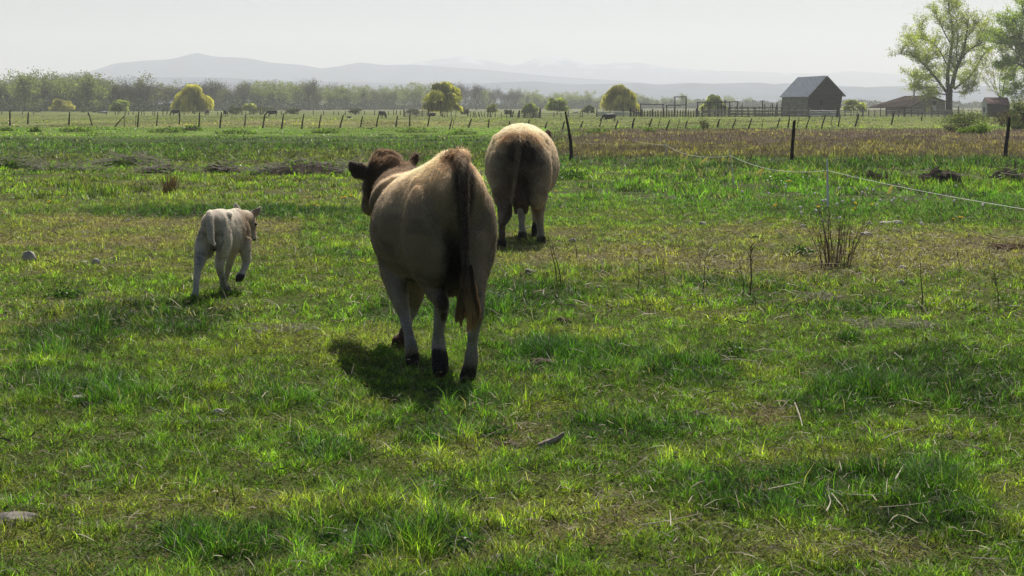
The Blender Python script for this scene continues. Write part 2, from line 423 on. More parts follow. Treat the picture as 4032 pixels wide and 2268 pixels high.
# ============ cow A : brown cow walking away, left hind foot lifted
def build_cow_near():
    O = Vector((-.282, 9.46, 0)); yaw = math.radians(16.5)
    mb = MB()
    rings = [(-.02, 1.20, .98, .06, 1.10, 0, 2, 2), (.02, 1.25, .88, .125, 1.07, 0, 2, 2), (.10, 1.295, .78, .175, 1.04, 0, 1.8, 2),
             (.22, 1.33, .70, .215, 1.02, 0, 1.75, 2), (.38, 1.335, .62, .235, 1.01, 0, 1.65, 2), (.52, 1.315, .56, .232, .96, 0, 1.6, 2.1),
             (.68, 1.28, .52, .255, .86, 0, 1.75, 2.1), (.88, 1.24, .495, .312, .84, 0, 1.8, 2.1), (1.08, 1.21, .49, .320, .83, 0, 1.8, 2.1),
             (1.25, 1.185, .50, .30, .83, 0, 1.8, 2.1), (1.42, 1.165, .54, .235, .86, 0, 1.7, 2), (1.56, 1.15, .62, .195, .91, 0, 1.7, 2),
             (1.68, 1.12, .72, .17, .93, 0, 2, 2), (1.74, 1.05, .82, .09, .94, 0, 2, 2)]
    fr, f, r = body_frames(O, yaw, rings); ring_loft(mb, fr)
    L = lambda s, t, z: Vector((O.x, O.y, 0))+f*s+r*t+Vector((0, 0, z))      # cow-local: forward, right, up
    Rz = Matrix.Rotation(yaw, 3, 'Z')
    # croup, hooks, pins, thighs, shoulders
    ellipsoid(mb, L(.40, -.15, 1.145), (.04, .22, .065), Rz); ellipsoid(mb, L(.40, .12, 1.13), (.04, .22, .06), Rz)
    ellipsoid(mb, L(.08, -.10, 1.10), (.05, .09, .09), Rz); ellipsoid(mb, L(.08, .10, 1.10), (.05, .09, .09), Rz)
    ellipsoid(mb, L(.28, -.165, .87), (.135, .235, .30), Rz); ellipsoid(mb, L(.24, .135, .87), (.125, .24, .30), Rz)
    ellipsoid(mb, L(.20, -.135, .77), (.095, .18, .23), Rz); ellipsoid(mb, L(.14, .115, .77), (.09, .16, .24), Rz)
    ellipsoid(mb, L(1.38, -.15, .82), (.09, .20, .27), Rz); ellipsoid(mb, L(1.38, .15, .82), (.09, .20, .27), Rz)
    mb.tube([L(.15, 0, 1.31), L(.45, 0, 1.325), L(.9, 0, 1.215), L(1.4, 0, 1.155)], .028, 8)
    # left hind: lifted, sole to the rear
    limb(mb, [P(1672, 960, 9.80), P(1683, 1070, 9.74), P(1712, 1140, 9.66), P(1736, 1188, 9.56), P(1737, 1228, 9.58), P(1728, 1300, 9.62), P(1727, 1365, 9.66)],
         [(.12, .16), (.085, .115), (.062, .08), (.047, .062), (.043, .05), (.033, .036), (.044, .046)])
    limb(mb, [P(1727, 1362, 9.66), P(1728, 1392, 9.62)], [(.044, .046), (.045, .045)])
    for s in (-1, 1):
        cx = 1734+s*15
        mb.tube([P(cx-4, 1385, 9.62), P(cx-1, 1420, 9.60), P(cx, 1455, 9.59), P(1735+s*10, 1486, 9.61)], [(.026, .030), (.029, .030), (.028, .028), (.012, .018)], 10)
    # right hind: bearing weight
    limb(mb, [P(1866, 930, 9.60), P(1872, 1080, 9.52), P(1878, 1180, 9.44), P(1876, 1235, 9.38), P(1868, 1285, 9.42), P(1860, 1350, 9.48), P(1856, 1415, 9.52), P(1850, 1450, 9.54)],
         [(.11, .16), (.070, .11), (.047, .070), (.044, .060), (.036, .042), (.031, .036), (.042, .044), (.043, .046)])
    hoof_pair(mb, Vector((P(1846, 1500, 9.53).x, 9.54, .0)), .046, (-.5, 1, 0), .10)
    # left fore
    limb(mb, [P(1545, 950, 10.55), P(1553, 1060, 10.45), P(1562, 1130, 10.32), P(1584, 1212, 10.20), P(1594, 1250, 10.17), P(1608, 1310, 10.12), P(1620, 1370, 10.08), P(1622, 1400, 10.06)],
         [(.12, .14), (.095, .11), (.070, .08), (.046, .048), (.038, .04), (.031, .032), (.041, .042), (.043, .045)])
    hoof_pair(mb, Vector((P(1623, 1440, 10.08).x, 10.08, .0)), .043, (-.3, 1, 0), .08)
    # right fore, a step ahead
    limb(mb, [P(1640, 1010, 10.6), P(1640, 1090, 10.65), P(1636, 1150, 10.70), P(1622, 1220, 10.78), P(1610, 1250, 10.80), P(1590, 1310, 10.82), P(1578, 1345, 10.8)],
         [(.12, .13), (.085, .10), (.062, .07), (.045, .046), (.036, .038), (.031, .033), (.042, .044)])
    hoof_pair(mb, Vector((P(1571, 1380, 10.8).x, 10.82, .0)), .045, (-.3, 1, 0), .09)
    # udder
    ellipsoid(mb, L(.38, 0, .60), (.13, .17, .13), Rz)
    for a, b in ((.30, -.05), (.30, .05), (.44, -.05), (.44, .05)):
        mb.tube([L(a, b, .53), L(a, b, .485), L(a, b, .452)], [.022, .014, .010], 8)
    # tail
    tp = [P(1818, 612, 9.62), P(1824, 648, 9.42), P(1828, 720, 9.36), P(1831, 830, 9.33), P(1834, 950, 9.31), P(1837, 1040, 9.30), P(1842, 1110, 9.29), P(1842, 1180, 9.28)]
    limb(mb, tp, [(.044, .045), (.034, .034), (.027, .027), (.025, .025), (.024, .024), (.022, .022), (.022, .022), (.015, .015)], 10)
    # neck and head
    limb(mb, [L(1.45, 0, .98), L(1.65, .01, 1.03), L(1.82, .05, 1.08), L(1.98, .08, 1.11)], [(.20, .26), (.155, .21), (.125, .175), (.115, .15)], 16)
    hc = P(1524, 650, 11.35)                                   # poll
    hd = Vector((-.30, .62, -.72)).normalized()                # muzzle direction
    limb(mb, [hc-hd*.02, hc+hd*.10, hc+hd*.22, hc+hd*.34, hc+hd*.43, hc+hd*.47], [(.105, .085), (.125, .12), (.115, .12), (.085, .088), (.075, .075), (.05, .05)], 16)
    ellipsoid(mb, hc+Vector((0, -.01, .0)), (.09, .07, .045))
    el = [P(1452, 672, 11.33), P(1432, 676, 11.34), P(1408, 672, 11.34), P(1388, 655, 11.32), P(1374, 638, 11.30)]
    mb.tube(el, [(.03, .020), (.055, .020), (.066, .02), (.045, .018), (.012, .012)], 12)
    er = [P(1605, 660, 11.4), P(1622, 648, 11.42), P(1634, 626, 11.42), P(1640, 612, 11.42), P(1641, 603, 11.42)]
    mb.tube(er, [(.02, .03), (.026, .034), (.026, .03), (.022, .026), (.012, .012)], 12)
    V, F, N = fuse(mb, .0105, 5, 1.0)
    # coat; the gold and cream upper back paints sunlight into the hair colour
    tan = (.250, .190, .130); dark = (.030, .020, .016); pale = (.36, .33, .29); red = (.24, .165, .11)
    lit_gold = (.60, .46, .29)
    sp = [(L(.55, 0, 1.42), (.62, .75, .34), lit_gold, .55), (L(1.1, 0, 1.32), (.55, .6, .32), (.62, .50, .35), .55), (L(.05, 0, 1.30), (.13, .2, .06), (.30, .20, .12), .5)]
    for s in (-1, 1):
        sp.append((P(1829+s*20, 720, 9.42), (.038, .16, .13), dark, .6)); sp.append((P(1829+s*14, 850, 9.42), (.022, .16, .22), dark, .6))
    sp += [(P(1700, 1160, 9.6), (.10, .16, .13), (.27, .21, .15), .5), (P(1880, 1050, 9.5), (.10, .25, .3), (.30, .225, .155), .5),
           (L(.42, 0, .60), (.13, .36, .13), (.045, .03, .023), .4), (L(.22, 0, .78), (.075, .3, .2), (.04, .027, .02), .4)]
    for q in (P(1727, 1290, 9.63), P(1862, 1330, 9.45), P(1605, 1300, 10.15), P(1608, 1270, 10.8)):
        sp.append((q, (.09, .12, .16), pale, .4))
    sp += [(P(1590, 1150, 10.3), (.10, .2, .16), (.34, .28, .21), .4)]
    sp += [(P(1745, 1192, 9.5), (.036, .06, .055), (.05, .035, .028), .35), (P(1748, 1250, 9.53), (.02, .05, .04), (.07, .05, .04), .4)]
    hoofc = (.032, .024, .022)
    sp += [(P(1734, 1440, 9.6), (.09, .12, .105), hoofc, .12), (P(1838, 1492, 9.52), (.085, .13, .085), hoofc, .25),
           (P(1623, 1430, 10.08), (.09, .12, .075), (.05, .035, .03), .2), (P(1571, 1372, 10.8), (.10, .14, .13), (.12, .06, .04), .2)]
    sp += [(P(1831, 900, 9.31), (.035, .05, .42), (.045, .028, .02), .4), (P(1823, 690, 9.4), (.02, .04, .06), (.5, .4, .28), .4),
           (P(1620, 1125, 10.2), (.06, .1, .06), (.04, .03, .022), .4)]
    sp += [(hc, (.36, .34, .5), (.165, .128, .095), .3), (P(1480, 740, 11.3), (.10, .3, .22), (.045, .028, .02), .4), (L(1.75, -.06, 1.05), (.28, .18, .3), (.15, .10, .065), .5), (P(1410, 672, 11.33), (.12, .1, .12), (.035, .022, .02), .2),
           (P(1640, 618, 11.4), (.03, .08, .05), (.05, .03, .025), .3), (hc+Vector((0, 0, .07)), (.11, .14, .05), red, .4)]
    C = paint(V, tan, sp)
    root = empty('cow', (O.x, O.y, 0), 'brown cow walking away in the centre, long dark tail hanging straight down', 'cow', 'cattle walking away from the camera')
    rl = np.array(root.location)
    nmesh('body', V-rl, F, M_HIDE, root, cols=C*(.74+.5*sstep(1.0, 1.2, V[:, 2]))[:, None], smooth=True)  # hide colour brightened towards the top as painted sunlight
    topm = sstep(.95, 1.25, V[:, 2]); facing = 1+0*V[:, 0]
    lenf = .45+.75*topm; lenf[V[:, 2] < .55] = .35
    fur_mesh(V-rl, F, N, C*(1.1+.5*topm[:, None])+np.array([.085, .07, .05]), 100000, .026, .0020, 'coat_hair', root, back=(f*-.6+Vector((0, 0, -1))), curl=.35, lift=.5, lenf=lenf)  # hair along the back coloured brighter, as if sunlit
    # poll tuft and croup tuft
    def near(c, rad): return np.exp(-(((V-np.array(c))/np.array(rad))**2).sum(1)*1.5)
    tuft = near(hc+Vector((0, -.0, .05)), (.11, .12, .05))
    fur_mesh(V-rl, F, N, np.repeat(np.array([red]), len(V), 0)*1.5, 5000, .06, .003, 'poll_tuft', root, mask=tuft, back=(.3, -.2, .4), curl=.5, lift=.5)
    tuft = near(P(1785, 610, 9.7), (.07, .10, .04))
    fur_mesh(V-rl, F, N, np.repeat(np.array([[.44, .31, .19]]), len(V), 0), 1600, .045, .003, 'croup_tuft', root, mask=tuft, back=(.1, -.4, .3), curl=.5, lift=.6)
    switch(root, [P(1840, 1040, 9.28), P(1838, 1110, 9.265), P(1836, 1180, 9.26), P(1836, 1250, 9.26), P(1834, 1310, 9.27)], (.022, .052, .078, .075), (.032, .020, .014), (.58, .38, .17), 2000)
    return root
def switch(root, path, spread, ctop, cbot, n, locks=24):
    """tail switch: strands gathered in locks that hang at different lengths and part at the tips"""
    pts, _ = smooth_path(path, [(0, 0)]*len(path), 4); pts = np.array([np.array(p) for p in pts]); arc = np.linspace(0, 1, len(pts)); vs = []; fs = []; cs = []
    ctop, cbot = np.array(ctop), np.array(cbot); rl = np.array(root.location); sa = np.linspace(0, 1, len(spread))
    LK = [(rng.random()*6.283, math.sqrt(rng.random()), rng.random()*.35, .72+.30*rng.random()-.25*(rng.random() < .3), rng.normal(0, .012), rng.random()*6, .5+.9*rng.random()) for _ in range(locks)]
    for i in range(n):
        a, q, t0, t1, bx, ph, br = LK[i % locks]; t1 = min(1.0, t1)*(.93+.07*rng.random()); t0 = t0+.15*rng.random(); k = 7
        oa, oq = rng.random()*6.283, rng.random(); b = len(vs); tone = br*(.6+.8*rng.random())
        for j in range(k+1):
            u = j/k; t = t0+(t1-t0)*u; c = np.array([np.interp(t, arc, pts[:, d]) for d in range(3)]); sp = np.interp(t, sa, spread)
            wob = .010*math.sin(t*8+ph)*u; loc = .35*sp*(1-.75*u*u)
            c = c+np.array([math.cos(a)*sp*q+bx*u+wob+math.cos(oa)*loc*oq, (math.sin(a)*sp*q+math.sin(oa)*loc*oq)*.6, 0]); ww = .0042*(1-.8*u)
            vs += [c-np.array([ww/2, 0, 0])-rl, c+np.array([ww/2, ww*.3, 0])-rl]; col = (ctop*(1-t)**.8+cbot*(1-(1-t)**.8))*tone; cs += [col, col]
        for j in range(k): q0 = b+j*2; fs.append((q0, q0+1, q0+3, q0+2))
    nmesh('tail_switch', np.array(vs), np.array(fs), M_FUR, root, cols=np.array(cs))

# ============ cow B : cream cow, seen square from behind
def build_cow_far():
    O = Vector((.088, 18.62, 0)); yaw = math.radians(-1.5)
    mb = MB()
    rings = [(-.03, 1.16, .86, .10, 1.02, 0, 2, 2), (.02, 1.24, .80, .20, 1.02, 0, 2.1, 2), (.12, 1.32, .72, .285, 1.00, 0, 2.1, 2),
             (.28, 1.375, .64, .34, .98, 0, 2.05, 2), (.45, 1.40, .56, .375, .95, 0, 2.0, 2), (.65, 1.40, .50, .415, .92, .005, 2.0, 2.1),
             (.90, 1.38, .47, .445, .89, .01, 2.0, 2.1), (1.15, 1.36, .48, .44, .89, .01, 2.0, 2.1), (1.35, 1.35, .53, .37, .92, 0, 1.9, 2.0),
             (1.50, 1.34, .60, .29, .95, 0, 1.9, 2), (1.64, 1.29, .68, .22, .97, 0, 2, 2), (1.74, 1.20, .8, .12, 1.0, 0, 2, 2)]
    fr, f, r = body_frames(O, yaw, rings); ring_loft(mb, fr)
    L = lambda s, t, z: Vector((O.x, O.y, 0))+f*s+r*t+Vector((0, 0, z))
    Rz = Matrix.Rotation(yaw, 3, 'Z')
    for s in (-1, 1):
        ellipsoid(mb, L(.25, s*.21, .86), (.16, .26, .34), Rz); ellipsoid(mb, L(.17, s*.20, .68), (.125, .2, .26), Rz)
        ellipsoid(mb, L(.45, s*.25, 1.20), (.07, .17, .09), Rz)
    limb(mb, [P(1990, 715, 18.85), P(1985, 780, 18.75), P(1981, 830, 18.62), P(1978, 862, 18.52), P(1977, 905, 18.5), P(1977, 940, 18.5), P(1977, 962, 18.5)],
         [(.14, .16), (.10, .12), (.062, .08), (.048, .06), (.037, .04), (.040, .04), (.045, .045)])
    hoof_pair(mb, Vector((P(1976, 980, 18.5).x, 18.5, 0)), .05, (-.1, 1, 0), .09)
    limb(mb, [P(2113, 715, 19.05), P(2117, 775, 19.1), P(2121, 820, 19.12), P(2124, 852, 19.1), P(2127, 885, 19.15), P(2129, 915, 19.2), P(2130, 932, 19.22)],
         [(.15, .16), (.12, .12), (.078, .08), (.053, .06), (.040, .042), (.040, .042), (.046, .046)])
    hoof_pair(mb, Vector((P(2131, 955, 19.25).x, 19.25, 0)), .05, (.1, 1, 0), .09)
    limb(mb, [P(2055, 760, 19.9), P(2054, 810, 19.85), P(2054, 845, 19.75), P(2054, 880, 19.7), P(2056, 905, 19.7), P(2057, 920, 19.7)],
         [(.11, .12), (.07, .08), (.050, .05), (.036, .036), (.040, .042), (.052, .052)])
    hoof_pair(mb, Vector((P(2057, 944, 19.7).x, 19.7, 0)), .052, (0, 1, 0), .09)
    limb(mb, [P(2110, 760, 20.1), P(2110, 810, 20.15), P(2110, 850, 20.15), P(2108, 880, 20.15), P(2105, 905, 20.1), P(2101, 938, 20.1)],
         [(.10, .12), (.07, .08), (.048, .05), (.038, .038), (.042, .046), (.025, .035)])
    ellipsoid(mb, L(.30, .02, .60), (.17, .19, .17), Rz)
    for a, b in ((.22, -.05), (.22, .06), (.38, -.05), (.38, .07)):
        mb.tube([L(a, b, .50), L(a, b, .42), L(a, b, .365)], [.04, .026, .016], 8)
    limb(mb, [P(2047, 528, 18.9), P(2045, 550, 18.62), P(2040, 600, 18.56), P(2034, 660, 18.53), P(2026, 720, 18.50), P(2016, 770, 18.48), P(2009, 815, 18.47)],
         [(.065, .05), (.052, .045), (.040, .035), (.028, .025), (.022, .02), (.018, .018), (.012, .012)], 10)
    limb(mb, [L(1.45, 0, 1.0), L(1.7, .06, 1.06), L(1.95, .14, 1.12), L(2.1, .18, 1.14)], [(.22, .27), (.17, .22), (.14, .17), (.12, .14)], 16)
    hc = L(2.15, .20, 1.16)
    hd = Vector((.1, .75, -.6)).normalized()
    limb(mb, [hc-hd*.02, hc+hd*.12, hc+hd*.25, hc+hd*.38, hc+hd*.48], [(.11, .09), (.125, .13), (.11, .12), (.085, .09), (.06, .06)], 16)
    mb.tube([L(2.17, .28, 1.19), L(2.18, .325, 1.22), P(2158, 532, 20.8), P(2156, 518, 20.8), P(2153, 512, 20.8)], [(.03, .02), (.04, .04), (.034, .05), (.030, .04), (.02, .02)], 12)
    mb.tube([L(2.17, .12, 1.17), L(2.18, .06, 1.16), L(2.18, -.02, 1.15)], [(.03, .02), (.02, .05), (.01, .015)], 10)
    V, F, N = fuse(mb, .012, 5, 1.1)
    cream = (.55, .46, .335); dk = (.075, .048, .032); pale = (.44, .40, .34); brown = (.40, .27, .14)
    sp = [(L(.10, 0, 1.24), (.24, .22, .12), brown, .5), (L(.5, 0, 1.40), (.4, .8, .10), (.62, .535, .40), .5), (L(.05, .0, .88), (.30, .26, .36), (.20, .15, .105), .45),  # back painted paler as sunlit; dark rump patches part coat, part painted shade
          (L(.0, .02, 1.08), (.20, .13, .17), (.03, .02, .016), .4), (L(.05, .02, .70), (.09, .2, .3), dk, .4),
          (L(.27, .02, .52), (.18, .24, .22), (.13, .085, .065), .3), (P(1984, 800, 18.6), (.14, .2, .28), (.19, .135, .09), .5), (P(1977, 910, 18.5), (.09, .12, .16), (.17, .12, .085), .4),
          (P(2112, 780, 19.1), (.10, .2, .22), (.27, .19, .12), .5), (P(2129, 900, 19.2), (.09, .15, .14), pale, .4),
          (P(2055, 880, 19.7), (.09, .2, .2), pale, .3)]
    hf = (.035, .026, .022)
    sp += [(P(1977, 972, 18.5), (.10, .14, .10), hf, .2), (P(2131, 950, 19.25), (.10, .14, .07), (.07, .05, .04), .25),
           (P(2057, 935, 19.7), (.10, .14, .075), (.06, .05, .045), .2), (P(2103, 915, 20.1), (.07, .12, .11), (.02, .016, .016), .2),
           (P(2038, 620, 18.53), (.045, .05, .32), (.15, .11, .08), .4), (P(2156, 528, 20.8), (.06, .1, .07), (.06, .03, .03), .3)]
    C = paint(V, cream, sp)
    root = empty('cow', (O.x, O.y, 0), 'cream cow seen square from behind with a low udder, beyond the brown cow', 'cow', 'cattle walking away from the camera')
    rl = np.array(root.location)
    nmesh('body', V-rl, F, M_HIDE, root, cols=C*(.74+.5*sstep(1.0, 1.2, V[:, 2]))[:, None], smooth=True)  # upper hide lightened in colour to look sunlit
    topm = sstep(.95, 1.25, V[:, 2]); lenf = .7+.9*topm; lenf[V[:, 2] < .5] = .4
    fur_mesh(V-rl, F, N, C*(1.1+.4*topm[:, None])+np.array([.085, .07, .05]), 75000, .034, .0036, 'coat_hair', root, back=(f*-.7+Vector((0, 0, -1))), curl=.4, lift=.5, lenf=lenf)  # hair colour rises with height, painting sun on the back
    switch(root, [P(2012, 790, 18.47), P(2006, 830, 18.46), P(2000, 860, 18.46), P(1982, 890, 18.45), P(1966, 910, 18.45)], (.02, .035, .03, .012), (.07, .05, .035), (.30, .24, .17), 350)
    return root

# ============ calf
def build_calf():
    O = Vector((-2.53, 13.62, 0)); yaw = math.radians(-13)
    mb = MB()
    rings = [(-.02, .70, .56, .045, .64, 0, 2, 2), (.02, .725, .50, .085, .63, 0, 2.1, 2), (.08, .745, .44, .115, .62, 0, 2.1, 2), (.16, .75, .40, .118, .60, 0, 2, 2),
             (.26, .745, .375, .115, .57, 0, 1.9, 2), (.36, .73, .355, .12, .54, 0, 1.9, 2), (.46, .73, .345, .12, .54, 0, 1.85, 2), (.55, .735, .35, .108, .55, 0, 1.8, 2),
             (.63, .72, .39, .085, .56, 0, 1.9, 2), (.68, .68, .46, .05, .56, 0, 2, 2)]
    fr, f, r = body_frames(O, yaw, rings); ring_loft(mb, fr, 24)
    L = lambda s, t, z: Vector((O.x, O.y, 0))+f*s+r*t+Vector((0, 0, z))
    Rz = Matrix.Rotation(yaw, 3, 'Z')
    def Q(cx, cy, d): return P(650+cx/2.898, 750+cy/2.898, d)
    for s in (-1, 1):
        ellipsoid(mb, L(.12, s*.07, .51), (.062, .11, .18), Rz)
        ellipsoid(mb, L(.57, s*.075, .50), (.045, .08, .14), Rz)
        ellipsoid(mb, L(.20, s*.08, .70), (.03, .05, .03), Rz)
    limb(mb, [Q(490, 470, 13.75), Q(440, 620, 13.74), Q(410, 750, 13.66), Q(383, 860, 13.55), Q(370, 930, 13.52), Q(357, 1050, 13.5), Q(350, 1150, 13.48), Q(345, 1190, 13.48)],
         [(.075, .10), (.075, .085), (.054, .062), (.038, .046), (.030, .034), (.024, .026), (.028, .030), (.030, .032)])
    hoof_pair(mb, Vector((Q(338, 1250, 13.48).x, 13.48, 0)), .033, (.1, 1, 0), .055)
    limb(mb, [Q(640, 520, 13.95), Q(650, 640, 14.0), Q(640, 740, 13.98), Q(622, 850, 13.92), Q(628, 920, 13.95), Q(655, 1020, 14.02), Q(683, 1095, 14.08), Q(695, 1120, 14.08)],
         [(.08, .10), (.066, .08), (.048, .058), (.040, .046), (.031, .034), (.024, .026), (.028, .030), (.030, .03)])
    hoof_pair(mb, Vector((Q(708, 1165, 14.1).x, 14.1, 0)), .032, (.3, 1, 0), .055)
    limb(mb, [Q(800, 640, 14.35), Q(760, 740, 14.4), Q(728, 860, 14.48), Q(712, 930, 14.52), Q(690, 1010, 14.58), Q(665, 1060, 14.6)],
         [(.055, .07), (.042, .05), (.032, .034), (.025, .026), (.023, .024), (.028, .03)])
    hoof_pair(mb, Vector((Q(655, 1085, 14.62).x, 14.64, 0)), .03, (.3, 1, 0), .05)
    limb(mb, [Q(905, 560, 14.15), Q(912, 660, 14.12), Q(920, 740, 14.12), Q(930, 800, 14.12), Q(915, 865, 14.10), Q(885, 930, 14.05), Q(868, 960, 14.02)],
         [(.065, .085), (.056, .07), (.044, .05), (.038, .038), (.030, .030), (.026, .028), (.030, .03)])
    for s in (-1, 1):
        mb.tube([Q(872+s*18, 950, 14.02), Q(856+s*20, 990, 13.99), Q(838+s*20, 1035, 14.0)], [(.022, .026), (.024, .028), (.014, .02)], 10)
    # tail, hanging close over the left buttock
    limb(mb, [Q(515, 262, 13.72), Q(508, 290, 13.60), Q(514, 380, 13.55), Q(520, 480, 13.52), Q(526, 560, 13.5), Q(550, 600, 13.5), Q(572, 622, 13.5)],
         [(.032, .03), (.034, .03), (.031, .028), (.031, .026), (.028, .024), (.017, .016), (.012, .012)], 12)
    # neck, head
    limb(mb, [L(.52, 0, .60), L(.62, .0, .64), Q(935, 300, 14.42)], [(.09, .12), (.07, .09), (.055, .06)], 14)
    hc = Q(950, 290, 14.50); mz = Q(1000, 545, 14.46)
    hd = (mz-hc)
    limb(mb, [hc-hd*.1, hc+hd*.12, hc+hd*.40, hc+hd*.72, hc+hd*1.0, hc+hd*1.10],
         [(.040, .05), (.052, .068), (.056, .075), (.040, .052), (.036, .046), (.026, .03)], 16)
    mb.tube([Q(975, 300, 14.48), Q(1010, 270, 14.47), Q(1050, 240, 14.46), Q(1095, 190, 14.45)], [(.026, .018), (.038, .014), (.034, .012), (.008, .008)], 12)
    mb.tube([Q(850, 290, 14.52), Q(832, 240, 14.52), Q(815, 195, 14.52), Q(799, 143, 14.52)], [(.036, .022), (.036, .020), (.026, .017), (.010, .010)], 12)
    V, F, N = fuse(mb, .0075, 4, .45)
    cream = (.60, .535, .45); grey = (.42, .37, .33)
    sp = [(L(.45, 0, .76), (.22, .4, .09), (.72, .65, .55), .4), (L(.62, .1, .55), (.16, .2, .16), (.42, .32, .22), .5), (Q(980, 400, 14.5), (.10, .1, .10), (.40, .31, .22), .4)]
    for q in (Q(370, 950, 13.5), Q(640, 980, 14.), Q(720, 950, 14.5)): sp.append((q, (.1, .1, .2), (.50, .46, .41), .4))
    dk = (.05, .04, .04)
    sp += [(Q(565, 665, 13.8), (.03, .08, .025), (.04, .03, .03), .3), (Q(338, 1235, 13.48), (.06, .08, .04), (.14, .115, .10), .3), (Q(706, 1160, 14.1), (.06, .08, .022), (.2, .17, .15), .3),
           (Q(852, 1000, 14.0), (.06, .08, .04), dk, .15), (Q(655, 1080, 14.6), (.06, .08, .03), dk, .2),
           (Q(1045, 240, 14.46), (.035, .05, .04), (.36, .29, .24), .4), (Q(1010, 575, 14.45), (.045, .05, .022), (.20, .13, .11), .3), (Q(1020, 570, 14.42), (.012, .02, .012), (.03, .02, .02), .3),
           (Q(575, 622, 13.5), (.03, .03, .02), (.75, .7, .62), .3), (Q(1044, 385, 14.45), (.016, .05, .016), (.03, .02, .018), .3)]
    C = paint(V, cream, sp)
    root = empty('calf', (O.x, O.y, 0), 'small cream calf with pricked ears, one forefoot lifted, left of the brown cow', 'calf', 'cattle walking away from the camera')
    rl = np.array(root.location)
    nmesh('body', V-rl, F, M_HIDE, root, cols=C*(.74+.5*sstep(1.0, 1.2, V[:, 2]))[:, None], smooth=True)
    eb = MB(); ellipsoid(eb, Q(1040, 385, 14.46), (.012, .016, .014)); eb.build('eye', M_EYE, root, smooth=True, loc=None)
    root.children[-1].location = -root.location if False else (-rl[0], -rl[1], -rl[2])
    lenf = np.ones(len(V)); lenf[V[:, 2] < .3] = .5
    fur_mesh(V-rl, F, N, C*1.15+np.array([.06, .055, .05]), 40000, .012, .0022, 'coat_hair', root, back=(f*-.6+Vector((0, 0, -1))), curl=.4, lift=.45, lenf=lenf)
    return root
build_cow_near(); build_cow_far(); build_calf()
# ------------------------------------------------------------------ grass, weeds, litter (uncountable)
M_GRASS = mat('grass_blade', attr=True, rough=.42, spec=.45, transl=.55, tcol=(1.26, 1.45, .50))
M_COVER = mat('ground_leaf', attr=True, rough=.8, spec=.1, transl=.4, tcol=(1.2, 1.4, .5))
M_STRAW = mat('straw', attr=True, rough=.6, spec=.3, transl=.2)
def scatter(n, y0, y1, powr, margin=1.0):
    """random ground points in the wedge in front of the camera, density ~ y**-powr"""
    k = 2-powr
    u = rng.random(n)
    y = (y0**k+(y1**k-y0**k)*u)**(1/k) if abs(k) > 1e-6 else y0*(y1/y0)**u
    w = y*.335+margin
    x = (rng.random(n)*2-1)*w
    return x, y
def blades(name, x, y, hgt, wid, col, lean, m, tipcol=None, base_z=0.0, seg=2, curve=.5, parent=None):
    n = len(x); az = rng.random(n)*6.283
    dx, dy = np.cos(az), np.sin(az)
    fa = az+1.57+rng.normal(0, .6, n); sx, sy = np.cos(fa)*wid/2, np.sin(fa)*wid/2
    # face the width mostly sideways to the stem lean
    l1 = lean*hgt*.45; l2 = lean*hgt*(1+curve)
    z0 = np.full(n, base_z-.01)
    A = np.stack([x-sx, y-sy, z0], 1); B = np.stack([x+sx, y+sy, z0], 1)
    T = np.stack([x+dx*l2, y+dy*l2, z0+hgt*np.sqrt(np.clip(1-(lean*.75)**2, .08, 1))], 1)
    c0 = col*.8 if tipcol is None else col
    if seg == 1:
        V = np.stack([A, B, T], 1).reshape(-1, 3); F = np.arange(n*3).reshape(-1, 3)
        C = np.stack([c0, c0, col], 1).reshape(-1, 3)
    else:
        mz = z0+hgt*.55
        C1 = np.stack([x-sx*.8+dx*l1, y-sy*.8+dy*l1, mz], 1); D1 = np.stack([x+sx*.8+dx*l1, y+sy*.8+dy*l1, mz], 1)
        V = np.stack([A, B, D1, C1, T], 1).reshape(-1, 3)
        b = np.arange(n)*5
        F = np.concatenate([np.stack([b, b+1, b+2], 1), np.stack([b, b+2, b+3], 1), np.stack([b+3, b+2, b+4], 1)])
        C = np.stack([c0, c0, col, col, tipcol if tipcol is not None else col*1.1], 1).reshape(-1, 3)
    return nmesh(name, V, F, m, parent, cols=C)
def thin(x, y):
    """drop points where the ground is bare; return kept points with their zone"""
    c, h, d, dry = zone(x, y); k = rng.random(len(x)) < d
    return x[k], y[k], c[k], h[k], dry[k]
def tufted(x, y, s):
    """pull points toward tuft centres so that the sward is clumpy"""
    cx = np.floor(x/s); cy = np.floor(y/s)
    hx = np.sin(cx*12.9898+cy*78.233)*43758.5453; hx -= np.floor(hx); hy = np.sin(cx*39.346+cy*11.135)*24634.6345; hy -= np.floor(hy)
    tx, ty = (cx+.15+.7*hx)*s, (cy+.15+.7*hy)*s
    p = rng.random(len(x))**.7*.75
    return x*(1-p)+tx*p, y*(1-p)+ty*p, hx
strawc = np.array([.43, .37, .23])
